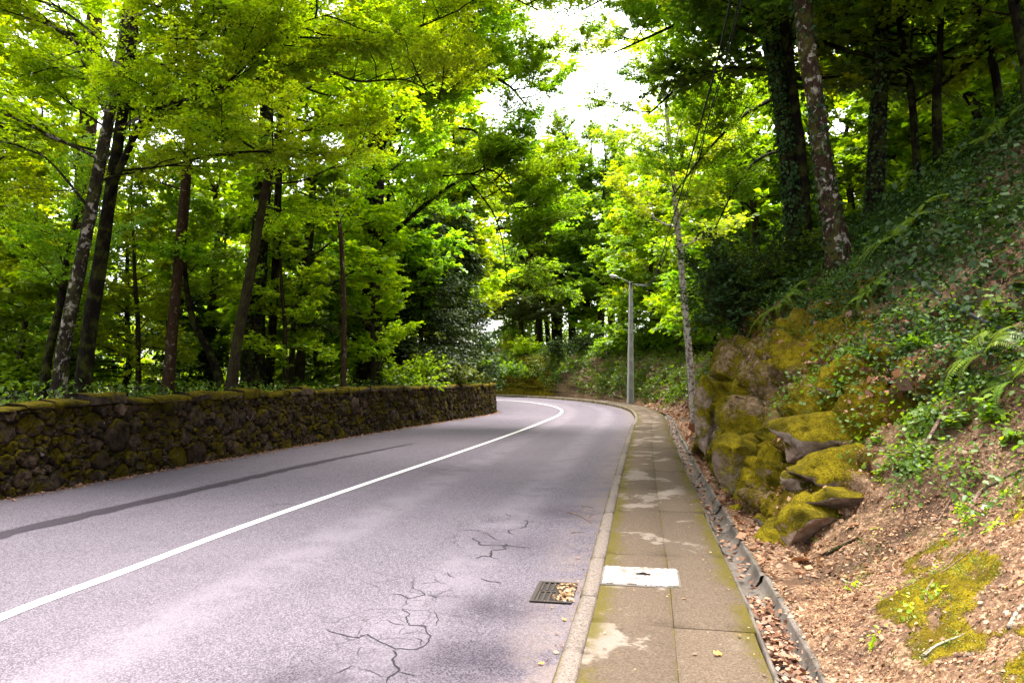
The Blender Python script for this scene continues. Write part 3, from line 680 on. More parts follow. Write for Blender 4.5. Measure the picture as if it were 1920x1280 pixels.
def stone_mb(c, th, rad, seed):
    m = len(th); pr = r2.uniform(.02, .085); tilt = r2.normal(0, .07, 2); mb = MB(); V = []
    inset = .004
    dirs = np.stack([np.cos(th), np.sin(th)], 1); rv = rad * (1 + .06 * r2.normal(size=m))
    for k, (f, dpt) in enumerate(((1.0, -.10), (.985, .45), (.90, .95), (.55, 1.0))):
        q = c + dirs * np.maximum(rv * f - inset, .008)[:, None]
        dep = (pr * dpt if k else -.10) + ((q - c) @ tilt if k else 0) + (.016 * r2.normal(size=m) if k > 1 else 0)
        V.append(np.c_[q, np.broadcast_to(dep, m)])
    V.append(np.array([[c[0], c[1], pr * 1.05 + .008 * r2.normal()]]))
    V = np.vstack(V); W3 = wall_at(V[:, 0], 0.05, 0); nl = np.stack([np.interp(V[:, 0], WS, WL[:, 0]), np.interp(V[:, 0], WS, WL[:, 1])], 1)
    bat = .06 * (V[:, 1] / WH)
    W3[:, :2] += nl * (bat - V[:, 2])[:, None]; W3[:, 2] = V[:, 1]
    i = np.arange(3)[:, None] * m; j = np.arange(m)[None]; j2 = (j + 1) % m
    Q = np.stack([i + j, i + m + j, i + m + j2, i + j2], -1).reshape(-1, 4)[:, ::-1]
    T = [[3 * m + a, 3 * m + (a + 1) % m, 4 * m] for a in range(m)]
    mb.add(W3, Q, T, rnd=r2.random()); return mb
# the 300 stones that show largest become pieces of their own, the others one joined part
show = []
for q in stones:
    p = wall_at(np.array([q[0][0]]), 0)[0]; dist = math.hypot(p[0], p[1]); vis = q[0][0] > -.6
    show.append((q[2].mean() / dist) * (1 if vis else .01))
rank = np.argsort(-np.array(show)); restmb = MB()
for k, i in enumerate(rank):
    mb_ = stone_mb(*stones[i], i)
    if k < 298: put('stone', mb_, M['wallstone'], wl)
    else: restmb.add(np.vstack(mb_.V), np.vstack(mb_.Q), np.vstack(mb_.T), rnd=mb_.A['rnd'][0])
o = put('small_stones', restmb, M['wallstone'], wl); o['kind'] = 'stuff'
# earth core with joints set back behind the faces
mb = MB(); ss = np.linspace(-8, 44, 260); ring = [(.075, -.1), (.135, WH - .11), (.42, WH - .11), (.5, -.1)]
mb.add(np.stack([wall_at(ss, o_, z_) for o_, z_ in ring], 1).reshape(-1, 3), grid_faces(len(ss), 4)); put('core', mb, M['core'], wl)
s = -3.0; i = 0
while s < 36:                                         # coping stones, uneven
    L = r2.uniform(.35, 1.2); ns2 = 9; zt = WH + r2.normal(0, .03); ss = np.linspace(s + .008, s + L - .008, ns2)
    pr = [(-.02, WH - .13), (-.035, zt - .06), (-.015, zt - .015), (.05, zt), (.25, zt + .015), (.44, zt - .01), (.47, WH - .1)]
    V = np.stack([wall_at(ss, a + .05, b) for a, b in pr], 1).reshape(-1, 3)
    V += .04 * np.stack([vnoise(V * 3.1 + i), vnoise(V * 3.1 + 33), vnoise(V * 4 + 71)], 1) + .008 * np.stack([vnoise(V * 14), vnoise(V * 14 + 33), vnoise(V * 14 + 71)], 1)
    m = len(pr); mb = MB(); mb.add(V, np.vstack([grid_faces(ns2, m), [[0, 1, 5, 6], [1, 2, 4, 5]], [[(ns2 - 1) * m + a for a in (6, 5, 1, 0)], [(ns2 - 1) * m + a for a in (5, 4, 2, 1)]]]), rnd=r2.random())
    put('coping_stone', mb, M['coping'], wl); s += L; i += 1

# ------------------------------------------------------------------ foliage
def leaves(mb, P, D, N, size, kind=1, droop=.15, r=None):
    """P base points, D directions, N normals, size per leaf. kind 0: kite, 1: broad folded leaf"""
    n = len(P)
    if n == 0: return
    D = norm(D - N * droop); N = norm(N - D * (N * D).sum(1, keepdims=True)); S = np.cross(D, N)
    size = np.broadcast_to(size, (n,))[:, None]
    if kind == 0: T = [(0, 0, 0), (.45, .36, .05), (1, 0, -.08), (.45, -.36, .05)]; Q = [[0, 1, 2, 3]]
    elif kind == 2: T = [(0, 0, 0), (.4, .12, .02), (1, 0, -.03), (.4, -.12, .02)]; Q = [[0, 1, 2, 3]]
    elif kind == 4: T = [(0, 0, 0), (.35, .065, .02), (1, 0, -.05), (.35, -.065, .02)]; Q = [[0, 1, 2, 3]]
    elif kind == 3: # lobed leaf
        T = [(0, 0, 0), (.22, .34, .06), (.38, .15, .03), (.62, .36, .05), (.7, .14, .02), (1, 0, -.1), (.7, -.14, .02), (.62, -.36, .05), (.38, -.15, .03), (.22, -.34, .06)]
        Q = [[0, 1, 2, 8], [0, 8, 9, 9], [2, 3, 4, 6], [2, 6, 7, 8], [4, 5, 6, 6]]
        Q = [[0, 1, 2, 8], [2, 3, 4, 6], [2, 6, 7, 8]]; TT = [[0, 8, 9], [4, 5, 6]]
    else: T = [(0, 0, 0), (.3, .36, .07), (.72, .30, .04), (1, 0, -.10), (.72, -.30, .04), (.3, -.36, .07)]; Q = [[0, 1, 2, 3], [0, 3, 4, 5]]
    k = len(T); V = np.empty((n, k, 3))
    for i, (a, b, c) in enumerate(T): V[:, i] = P + size * (D * a + S * b + N * c)
    base = (np.arange(n) * k)[:, None, None]
    rr = np.random.default_rng(n).random(n) if r is None else r
    tri = (base + np.array(TT)[None]).reshape(-1, 3) if kind == 3 else None
    mb.add(V.reshape(-1, 3), (base + np.array(Q)[None]).reshape(-1, 4), tri, rnd=np.repeat(rr, k))
def rnd_unit(g, n):
    v = g.normal(size=(n, 3)); return norm(v)
def twig_tubes(mb, A, B, r):
    """many thin three sided twigs at once"""
    n = len(A)
    if n == 0: return
    D = norm(B - A); ref = np.where(np.abs(D[:, 2:3]) < .9, [[0, 0, 1.]], [[1., 0, 0]]); N = norm(np.cross(D, ref)); S = np.cross(D, N)
    r = np.broadcast_to(r, (n,))[:, None]; V = np.empty((n, 6, 3))
    for k in range(3):
        o = N * math.cos(k * 2.094) + S * math.sin(k * 2.094)
        V[:, k] = A + o * r; V[:, 3 + k] = B + o * r * .35
    Q = np.array([[0, 1, 4, 3], [1, 2, 5, 4], [2, 0, 3, 5]]); mb.add(V.reshape(-1, 3), ((np.arange(n) * 6)[:, None, None] + Q).reshape(-1, 4))
def limb_path(g, p0, d0, L, up=0.1, wig=.15, n=7):
    P = [np.array(p0, float)]; d = np.array(d0, float)
    for i in range(n):
        d = norm(d + wig * g.normal(size=3) + np.array([0, 0, up * (1 - 2.0 * i / n)])); P.append(P[-1] + d * L / n)
    return np.array(P)
def spray_limb(g, path, r0, wood, leafmb, subs=9, sub_len=.4, twigs=7, per=10, lsize=.09, kind=1, flat=.25, start=.25, tw_len=(.25, .6), droop=.2, spread=.5):
    """a limb with side branches, twigs in flat sprays and leaves along the twigs"""
    L = np.linalg.norm(np.diff(path, axis=0), axis=1).sum(); m = len(path)
    pp, _ = spline(path, max(8, m * 2)); tube(wood, pp, np.linspace(r0, r0 * .22, len(pp)), 6, .15)
    us = np.sort(g.uniform(start, 1, subs)); A, B = [], []
    for k, u in enumerate(us):
        x = u * (len(pp) - 1); i = int(min(x, len(pp) - 2)); p = pp[i] + (pp[i + 1] - pp[i]) * (x - i); t = norm(pp[i + 1] - pp[i])
        side = norm(np.cross(t, [0, 0, 1.0])) * (1 if k % 2 else -1)
        dd = norm(t * g.uniform(.5, 1.0) + side * g.uniform(.5, 1.1) + np.array([0, 0, g.normal(.02, flat * .7)]))
        sl = L * sub_len * (1.15 - .7 * u) * g.uniform(.6, 1.25) + .15
        sp = limb_path(g, p, dd, sl, .05, .12, 4); tube(wood, sp, np.linspace(max(r0 * .38 * (1.1 - u * .6), .006), .003, len(sp)), 4, 0, False)
        nt_ = max(3, int(twigs * sl / .9)); uu = g.uniform(.12, 1, nt_) * (len(sp) - 1); ii = np.minimum(uu.astype(int), len(sp) - 2)
        q = sp[ii] + (sp[ii + 1] - sp[ii]) * (uu - ii)[:, None]; tt = norm(sp[ii + 1] - sp[ii]); sd = norm(np.cross(tt, [0, 0, 1.0])) * np.where(g.random(nt_) < .5, 1, -1)[:, None]
        td = norm(tt * g.uniform(.4, 1.0, (nt_, 1)) + sd * g.uniform(.3, 1.0, (nt_, 1)) + np.c_[np.zeros((nt_, 2)), g.normal(-.05, flat, nt_)])
        A.append(q); B.append(q + td * g.uniform(*tw_len, (nt_, 1)))
    if not A: return
    A, B = np.vstack(A), np.vstack(B); twig_tubes(wood, A, B, .0045)
    n = len(A); a = np.repeat(A, per, 0); b = np.repeat(B, per, 0); u = g.uniform(.1, 1.05, (n * per, 1)); D = norm(b - a)
    side = norm(np.cross(D, [0, 0, 1.0])) * np.where(g.random(n * per) < .5, 1, -1)[:, None]
    ld = norm(D * g.uniform(.3, 1, (n * per, 1)) + side * g.uniform(.4, 1.1, (n * per, 1)))
    up = norm(np.array([0, 0, 1.0]) + spread * g.normal(size=(n * per, 3)))
    P_ = a + (b - a) * u + side * .02 + g.normal(0, .02, (n * per, 3))
    rb = np.repeat(g.random(n), per) * .6 + g.random(n * per) * .4
    leaves(leafmb, P_, ld, up, lsize * g.uniform(.6, 1.25, n * per), kind, droop, rb)
def trunk_mb(P, R, n=12, rough=.14, flare=1.5):
    pp, s = spline(np.c_[P, np.asarray(R)[:, None]], max(14, len(P) * 5)); rr = pp[:, 3].copy()
    h = s / max(s[-1], 1e-6); rr *= 1 + (flare - 1) * np.exp(-s / max(rr[0] * 2.2, .05))
    mb = MB(); tube(mb, pp[:, :3], rr, n, rough); return mb, pp
def path_px(pts, d, dd=0.0):
    """world points of a trunk traced over the photograph, standing d metres ahead and leaning dd metres away over its height"""
    n = len(pts); return np.array([at(x, y, d + dd * i / max(1, n - 1)) for i, (x, y) in enumerate(pts)])
def branch_mesh(name, seed, lsize, kind, subs, twigs, per, L=3.0, spread=.5, flat=.22, droop=.2, tw=(.25, .6)):
    """a leafy branch along +X, shared by many trees: slot 0 bark, slot 1 leaves"""
    g = np.random.default_rng(seed); w_, l_ = MB(), MB()
    spray_limb(g, limb_path(g, (0, 0, 0), (1, 0, .05), L, .10, .10), .03, w_, l_, subs, .42, twigs, per, lsize, kind, flat, .12, tw, droop, spread)
    mb = MB(); mb.add(np.vstack(w_.V), np.vstack(w_.Q), np.vstack(w_.T)); mb.add(np.vstack(l_.V), np.vstack(l_.Q), rnd=np.concatenate(l_.A['rnd']))
    me = mb.mesh(name); nq = sum(len(q) for q in w_.Q); nl = sum(len(q) for q in l_.Q); nt3 = len(me.polygons) - nq - nl
    me.polygons.foreach_set('material_index', np.r_[np.zeros(nq), np.ones(nl), np.zeros(nt3)].astype(np.int32)); me.materials.append(M['bark_dark']); me.materials.append(M['maple']); return me
LIB = {'near': [branch_mesh('leafy_branch', 900 + k, .088, 1, 15, 9, 11) for k in range(5)],
       'mid': [branch_mesh('leafy_branch', 920 + k, .115, 0, 15, 10, 12) for k in range(5)],
       'far': [branch_mesh('leafy_branch', 940 + k, .17, 0, 12, 9, 11, spread=.6, flat=.3) for k in range(4)],
       'hang': [branch_mesh('leafy_branch', 960 + k, .10, 0, 15, 11, 13, droop=.7, spread=.8, flat=.35) for k in range(3)]}
def attach_branch(t, g, lib, p, az, el, L, bark, leafm):
    o = bpy.data.objects.new('leafy_branch', LIB[lib][g.integers(len(LIB[lib]))]); COL.objects.link(o); o.parent = t
    o.location = tuple(np.asarray(p) - np.array(t.location)); k = L / 3.0
    o.rotation_euler = (g.normal(0, .12), -el, az); o.scale = (k, k * (1 if g.random() < .5 else -1), k)
    for sl, m_ in zip(o.material_slots, (bark, leafm)): sl.link = 'OBJECT'; sl.material = M[m_]
    return o
def make_tree(name, label, P, R, bark, leafm, seed, limbs=14, lo=.3, hi=1.0, Lr=(1.6, 3.2), group=None, extra=(), az=None, lib='near', ivy=0, elev=(-.1, .45), cat='tree', nsides=12, flare=1.5, tip=True, ivy_hi=1.0, dens=1.2, **_):
    g = np.random.default_rng(seed); P = np.asarray(P, float).copy(); R = np.asarray(R, float)
    if len(R) != len(P): R = np.interp(np.linspace(0, 1, len(P)), np.linspace(0, 1, len(R)), R)
    t = empty(name, tuple(P[0])); tag(t, label, cat, group)
    tm, pp = trunk_mb(P, R, nsides, .14, flare); put('trunk', tm, M[bark], t)
    limbs = int(limbs * dens)
    for k in range(limbs):
        u = lo + (hi - lo) * (k + g.uniform(0, 1)) / limbs; x = u * (len(pp) - 1); i = int(min(x, len(pp) - 2)); p = pp[i, :3] + (pp[i + 1, :3] - pp[i, :3]) * (x - i)
        a = (k * 2.4 + g.normal(0, .5)) if az is None else g.uniform(*az)
        attach_branch(t, g, lib, p, a, g.uniform(*elev), g.uniform(*Lr) * (1.15 - .4 * (u - lo) / max(hi - lo, .01)), bark, leafm)
    for path, r0, dn in extra:
        path, _s = spline(np.asarray(path, float), 22); L = _s[-1]; w_ = MB(); tube(w_, path, np.linspace(r0, r0 * .25, len(path)), 8, .15); put('limb', w_, M[bark], t)
        nb = int(L * 2.2 * dn)
        for k in range(nb):
            u = .15 + .85 * (k + g.random()) / nb; i = int(u * 20.99); p = path[i] + (path[i + 1] - path[i]) * (u * 20.99 - i) if i < 21 else path[-1]; tt = path[min(i + 1, 21)] - path[max(i - 1, 0)]
            a = math.atan2(tt[1], tt[0]) + (1 if k % 2 else -1) * g.uniform(.3, 1.2); attach_branch(t, g, lib, p, a, g.uniform(-.15, .3), g.uniform(.4, .62) * Lr[1] * .75, bark, leafm)
        if dn < .3 and nb == 0:
            w_ = MB(); A = path[6::3]; twig_tubes(w_, A, A + g.normal(0, .22, A.shape), .004); put('twigs', w_, M[bark], t)
    if tip:
        for k in range(3): attach_branch(t, g, lib, pp[-1, :3], k * 2.1 + g.random(), g.uniform(.5, 1.2), Lr[0], bark, leafm)
    if ivy:
        iv = MB(); n = ivy; u = g.uniform(0, ivy_hi, n) * (len(pp) - 1); u = u[vnoise(np.c_[u * .35, np.zeros(n), np.full(n, seed)]) > -.55]; n = len(u); i = np.minimum(u.astype(int), len(pp) - 2); p = pp[i] + (pp[i + 1] - pp[i]) * (u - i)[:, None]
        th = g.uniform(0, 2 * PI, n); o = np.stack([np.cos(th), np.sin(th), np.zeros(n)], 1); off = 1.0 + g.exponential(.10, n)
        leaves(iv, p[:, :3] + o * (p[:, 3:4] * off[:, None]), norm(np.c_[g.normal(0, .5, (n, 2)), -np.ones(n)] + o * .4), norm(o + .5 * g.normal(size=(n, 3))), g.uniform(.05, .1, n), 0)
        put('ivy', iv, M['ivy'], t)
    return t
def joined_tree(name, P, R, bark, leafm, seed, limbs, lo, Lr, lsize, subs, twigs, per):
    g = np.random.default_rng(seed); t = empty(name, tuple(P[0])); tm, pp = trunk_mb(P, R, 8, .14, 1.35); put('trunk', tm, M[bark], t); cr, w_ = MB(), MB()
    for k in range(limbs):
        u = lo + (.98 - lo) * (k + g.random()) / limbs; x = u * (len(pp) - 1); i = int(min(x, len(pp) - 2)); p = pp[i, :3]; a = k * 2.4 + g.normal(0, .5); e = g.uniform(-.05, .55)
        L = g.uniform(*Lr) * (1.15 - .5 * u); spray_limb(g, limb_path(g, p, (math.cos(a) * math.cos(e), math.sin(a) * math.cos(e), math.sin(e)), L, .1, .14, 5), L * .014, w_, cr, max(4, int(subs * L / 2.4)), .4, twigs, per, lsize, 0, .28, .15, spread=.6)
    put('branches', w_, M[bark], t); put('crown', cr, M[leafm], t); return t
def px(rpx, d): return np.array(rpx, float) / F * d * .84

# ---- named trees behind the wall
def leftbase(P):
    P = P.copy(); P[0, 2] = left_z(P[0, 0], P[0, 1]) - .12; return P
d = 12.5
P = leftbase(path_px([(106, 770), (122, 640), (150, 500), (185, 320), (212, 180), (232, 60), (248, -80), (262, -330)], d))
make_tree('leaning_tree', 'leaning tree with pale mottled bark, nearest trunk of the pair behind the wall', P, px([16, 14.5, 13.5, 12.5, 11, 10, 8, 4], d), 'bark_mottled', 'beech', 11, 13, .38, .95, (2.2, 4.2), az=(-.35, 3.5), lsize=.095, subs=10, per=11,
          extra=[(path_px([(220, 130), (170, 60), (90, 0), (30, -50)], d, -.8), .035, 1), (path_px([(205, 230), (130, 60), (100, -20)], d, .8), .03, 1), (path_px([(175, 400), (90, 300), (-20, 220)], d, -.6), .03, 1)])
d = 13.3
P = leftbase(path_px([(150, 770), (165, 640), (190, 480), (212, 330), (236, 170), (252, 40), (262, -120), (275, -330)], d))
make_tree('dark_forked_tree', 'dark trunk leaning beside the mottled one, with a long grey limb reaching up', P, px([18, 16, 14.5, 12.5, 11, 10, 8, 4], d), 'bark_dark', 'beech', 12, 11, .42, .95, (2.2, 4.4), az=(-.35, 3.5), lsize=.095, subs=10, per=11,
          extra=[(path_px([(198, 400), (215, 340), (262, 235), (310, 140), (362, 60), (420, -60), (470, -180)], d, -.6), px([9], d)[0], .8), (path_px([(225, 320), (320, 310), (400, 290), (520, 280)], d, -1.2), .025, 1), (path_px([(255, 240), (340, 195), (420, 160), (530, 60), (640, 20)], d, -1.5), .03, 1), (path_px([(245, 110), (340, 85), (430, 75), (560, 70)], d, -1), .03, 1)])
d = 14.6
P = leftbase(path_px([(78, 770), (92, 660), (115, 560), (128, 470), (150, 380)], d))
make_tree('low_dark_tree', 'short dark stem close behind the leaning mottled trunk', P, px([10, 9, 8, 6, 3], d), 'bark_dark', 'maple', 13, 6, .5, 1, (1.2, 2.2))
d = 23
P = leftbase(path_px([(138, 765), (148, 500), (160, 300), (172, 140), (185, -150), (190, -400)], d))
make_tree('pine_tree', 'thick reddish pine trunk standing behind the leaning pair', P, px([21, 20, 19, 17, 14, 9], d), 'bark_red', 'mid', 14, dens=.7, lib='mid', limbs=16, lo=.25, hi=.95, Lr=(2.5, 4.5), lsize=.13, kind=0)
d = 17
P = leftbase(path_px([(312, 765), (325, 600), (340, 440), (352, 300), (360, 170), (372, -60), (380, -280)], d))
make_tree('straight_brown_tree', 'straight reddish brown trunk with pale bands above the moss topped coping', P, px([13, 11.5, 11, 10, 9, 7, 4], d), 'bark_red', 'maple', 15, lib='mid', limbs=13, lo=.35, hi=.95, Lr=(1.8, 3.6), az=(-.35, 3.5), lsize=.10)
d = 16
P = leftbase(path_px([(430, 765), (445, 640), (470, 510), (495, 370), (525, 240), (560, 120), (600, -50), (625, -220)], d))
make_tree('curved_brown_tree', 'slender brown trunk curving up in front of the dark trunk clump', P, px([13, 11.5, 10.5, 9, 7.5, 6.5, 5, 3], d), 'bark_brown', 'beech', 16, 14, .35, .98, (1.8, 3.6), az=(-.35, 3.5), lsize=.10, subs=10, per=11,
          extra=[(path_px([(500, 345), (560, 340), (610, 320), (690, 280)], d, -1), .03, .5), (path_px([(545, 150), (640, 90), (760, 60), (860, 20)], d, -3.5), .04, 1.4), (path_px([(560, 100), (660, 150), (760, 150), (830, 190)], d, -3.0), .035, 1.3), (path_px([(600, -60), (740, -70), (880, -40), (1010, 20)], d, -4.5), .04, 1.8), (path_px([(620, -120), (800, -130), (980, -90), (1130, -10)], d, -4.5), .045, 1.8)])
d = 18
P = leftbase(path_px([(413, 765), (408, 700), (385, 645), (362, 600), (348, 520), (345, 420)], d))
make_tree('crooked_tree', 'crooked dark stem bending left at the foot of the curved brown tree', P, px([12, 10, 8, 7, 5, 3], d), 'bark_dark', 'maple', 17, lib='mid', limbs=7, lo=.5, hi=1, Lr=(1.2, 2.4), lsize=.11)
d = 20
P = leftbase(path_px([(474, 765), (480, 560), (490, 400), (500, 200), (505, -100), (508, -330)], d))
make_tree('stout_dark_tree', 'stout dark ivy hung trunk behind the curved brown tree', P, px([24, 21, 19, 16, 12, 7], d), 'bark_dark', 'mid', 18, dens=.7, lib='mid', limbs=14, lo=.35, hi=.95, Lr=(2.2, 4.0), lsize=.12, kind=0, ivy=2600)
d = 20.8
P = leftbase(path_px([(502, 765), (514, 560), (520, 400), (528, 200), (535, 0)], d))
make_tree('thin_dark_tree', 'thinner dark trunk touching the stout ivy hung one', P, px([10, 9, 8, 7, 4], d), 'bark_dark', 'maple', 19, dens=.7, lib='mid', limbs=8, lo=.5, hi=.98, Lr=(1.8, 3.2), lsize=.12, kind=0)
d = 19.5
P = leftbase(path_px([(643, 765), (645, 640), (643, 520), (638, 430), (630, 390)], d))
g_ = np.random.default_rng(5)
ex = [(path_px([(640, 460), (600, 430), (560, 400)], d, -.5), .014, .05), (path_px([(632, 410), (615, 370), (590, 350)], d, 0), .014, .05), (path_px([(634, 420), (660, 380), (700, 360)], d, -.5), .014, .05), (path_px([(644, 560), (670, 590), (700, 610)], d, -.6), .01, .05), (path_px([(632, 400), (625, 350), (640, 300)], d, 0), .014, .05)]
make_tree('slim_dead_tree', 'slim dead reddish trunk with bare pale twigs above the wall', P, px([6.5, 6, 5.5, 4.5, 3], d), 'bark_red', 'grey', 20, 0, .5, 1, extra=ex, tip=False)
d = 25
P = leftbase(path_px([(690, 765), (698, 500), (705, 300), (715, 100), (722, -100), (726, -320)], d))
make_tree('great_arching_tree', 'great dark tree with mossy limbs arching out towards the sky gap', P, px([26, 24, 21, 18, 13, 8], d), 'bark_dark', 'maple', 21, lib='mid', limbs=16, lo=.35, hi=.97, Lr=(3, 5.5), lsize=.13, subs=12, twigs=9, per=10, kind=0,
          extra=[(path_px([(706, 290), (760, 200), (830, 145), (880, 130), (950, 158), (988, 200)], d, -2), px([8], d)[0], 1.6), (path_px([(700, 470), (790, 390), (850, 345), (915, 318), (960, 350)], d, -2), px([6], d)[0], .8), (path_px([(712, 150), (790, 120), (850, 60), (960, 20)], d, -2), px([8], d)[0], 1.6),
                 (path_px([(860, 240), (895, 250), (905, 300), (920, 360)], d - 1.5), .05, .9), (path_px([(880, 340), (925, 400), (945, 470), (952, 560)], d - 1.5), .03, 1.2), (path_px([(830, 330), (900, 330), (960, 380), (985, 460)], d - 2), .03, 1.1)])
d = 22
P = leftbase(path_px([(545, 765), (552, 600), (580, 480), (590, 380)], d))
make_tree('forked_sapling', 'thin pale grey sapling leaning right between the dark clump and the dead tree', P, px([7, 6, 5, 3], d), 'bark_brown', 'grey', 22, lib='mid', limbs=9, lo=.25, hi=1, Lr=(1.0, 2.0), lsize=.10, kind=0)

# ---- conifers: dark columns of drooping needle sprays
def conifer(name, label, base, H, Rb, seed, lm='dark', dens=1.0, group=None, bark='bark_dark', lsz=.14):
    g = np.random.default_rng(seed); t = empty(name, tuple(base)); tag(t, label, 'conifer', group)
    P = np.array([base + np.array([0, 0, H * u]) + np.r_[g.normal(0, .05, 2), 0] for u in np.linspace(0, 1, 6)]); tm, pp = trunk_mb(P, np.linspace(H * .016, .02, 6), 9); put('trunk', tm, M[bark], t)
    cr = MB(); wd_ = MB(); nb = int(130 * dens)
    for k in range(nb):
        u = g.uniform(.04, 1) ** 1.15; p = np.array([base[0], base[1], base[2] + H * u]); a = k * 2.4 + g.normal(0, .3); L = Rb * (1 - u) ** .7 * g.uniform(.75, 1.15) + .25
        d0 = np.array([math.cos(a), math.sin(a), .15]); path = limb_path(g, p, d0, L, -.12, .08, 5); tube(wd_, path, np.linspace(.022, .004, len(path)), 4, 0, False)
        n = int(170 * (.35 + L / Rb)); uu = g.uniform(.15, 1.05, n) * (len(path) - 1); ii = np.minimum(uu.astype(int), len(path) - 2); q = path[ii] + (path[ii + 1] - path[ii]) * (uu - ii)[:, None]
        sd = norm(np.cross(d0, [0, 0, 1.0])); lat = g.normal(0, .22 + .1 * L, n)[:, None]
        q = q + sd * lat + np.c_[np.zeros((n, 2)), -.12 * np.abs(lat[:, 0]) - g.exponential(.10, n)]
        leaves(cr, q, norm(d0 + sd * np.sign(lat) * .8 + np.c_[np.zeros((n, 2)), g.normal(-.6, .4, n)]), norm(np.array([0, 0, 1.0]) + .6 * g.normal(size=(n, 3))), lsz * g.uniform(.7, 1.4, n), 2 if k % 3 else 0)
    put('branches', wd_, M[bark], t); put('crown', cr, M[lm], t); return t
def lb(x, d, dz=0): p = at(x, 740, d); p[2] = left_z(p[0], p[1]) - .1 + dz; return p
conifer('cypress_tree', 'dark cypress column at the bend end of the wall', lb(862, 33), 8.8, 1.7, 31, dens=1.15)
conifer('cypress_tree', 'dark broad conifer behind the bright shrub on the wall', lb(790, 30), 8.0, 2.6, 32, dens=1.2)
conifer('cypress_tree', 'dark conifer filling the gap behind the slim dead trunk', lb(665, 30), 7.6, 2.6, 33, dens=1.1)
conifer('spruce_tree', 'sparse drooping conifer between the leaning pair and the straight brown trunk', lb(232, 20), 6.2, 2.2, 34, 'mid', .55, lsz=.10)
conifer('spruce_tree', 'low dark young conifer between straight brown trunk and crooked stem', lb(352, 24), 3.6, 1.3, 35, 'dark', .5)

# ---- copies for the depth of the wood
def variant(name, seed, H, leafm, bark, lo=.15, Lr=(1.8, 3.4), limbs=24, lsize=.19, r=.16):
    g = np.random.default_rng(seed); n = 7; P = np.c_[np.cumsum(g.normal(0, .16, (n, 2)), 0), np.linspace(0, H, n)]
    return joined_tree(name, P, np.linspace(r, .03, n), bark, leafm, seed, limbs, lo, Lr, lsize, 11, 8, 12)
VAR = [variant('slender_tree', 101, 13, 'beech', 'bark_brown'), variant('slender_tree', 102, 12, 'maple', 'bark_dark', .15, (1.8, 3.8)), variant('slender_tree', 103, 15, 'mid', 'bark_dark', .2, (2, 4)), variant('slender_tree', 104, 11, 'grey', 'bark_brown', .12, (1.6, 3.2)),
       variant('slender_tree', 105, 9, 'maple', 'bark_brown', .08, (1.6, 3.2))]
used = [False] * len(VAR)
def plant(v, x, y, z, rz, sc, label, group, name=None):
    if not used[v]: t = VAR[v]; used[v] = True
    else: t = copy_tree(VAR[v])
    t.location = (x, y, z); t.rotation_euler = (0, 0, rz); t.scale = (sc, sc, sc)
    tag(t, label, 'tree', group)
    if name: t.name = name
    return t
g_ = np.random.default_rng(77)
MARKS = [(-60, 'frame edge'), (60, 'short dark stem'), (118, 'leaning mottled trunk'), (160, 'thick pine trunk'), (235, 'sparse drooping conifer'), (320, 'straight brown trunk'), (395, 'crooked stem'), (455, 'curved brown tree'), (505, 'ivy hung trunk'), (560, 'pale sapling'), (645, 'slim dead trunk'), (700, 'great arching tree'), (790, 'broad conifer'), (880, 'cypress column'), (960, 'wall end'), (1012, 'moss wall'), (1080, 'far ivy trunks'), (1150, 'lamp head'), (1187, 'concrete pole'), (1240, 'thin leaning stem'), (1290, 'white birch'), (1330, 'sunlit clearing'), (1400, 'ivy mounds'), (1480, 'ivy clad trunk'), (1560, 'blotched trunk'), (1645, 'broad black trunk'), (1710, 'thin bank trunk'), (1760, 'forked bank tree'), (1860, 'leaning crest tree'), (1930, 'corner crest trunk'), (2060, 'bank edge of the frame')]
KINDS_ = ['yellow green', 'fresh green', 'tall mid green', 'pale grey green', 'low fresh green']
taken = set()
def filler(v, x, d, zf, sc, group):
    p = at(x, 640, d); m_ = min(MARKS, key=lambda q: abs(q[0] - x))[1]
    for how in ('behind the', 'further back behind the', 'deep in the wood behind the', 'farthest back behind the'):
        lab = KINDS_[v] + ' tree ' + how + ' ' + m_
        if lab not in taken: break
    taken.add(lab); plant(v, p[0], p[1], zf(p[0], p[1]) - .2, g_.uniform(0, 6.3), sc, lab, group)
LW = [(2, 800, 37, 1.45), (1, 745, 34, 1.4), (0, 835, 42, 1.6), (4, 40, 16.5, .55), (0, 265, 18.5, .5), (0, 540, 20, .5), (4, 600, 24, .7), (0, 700, 23.5, .6), (0, 330, 26, .7), (4, 120, 21, .6), (0, 60, 30, .8), (0, 470, 28, .8), (1, 640, 34, .9), (0, -60, 17), (1, -180, 20), (0, 30, 27), (0, 560, 23), (1, 740, 29), (0, 850, 35), (3, 810, 40), (4, -30, 23), (4, 400, 26),
      (0, -150, 58), (1, -60, 64), (0, 10, 55), (1, 90, 60), (0, 160, 54), (2, 230, 66), (0, 290, 57), (1, 350, 62), (0, 420, 55), (0, 480, 64), (1, 540, 57), (0, 600, 60), (2, 660, 66), (0, 720, 56), (1, 780, 62), (0, -240, 50), (0, 120, 70), (0, 380, 72), (0, 560, 70)]
for v, x, d, *sc in sorted(LW, key=lambda q: q[2]): filler(v, x, d, left_z, sc[0] if sc else g_.uniform(.9, 1.2) * (1.25 if d > 50 else 1), 'trees in the wood behind the wall')
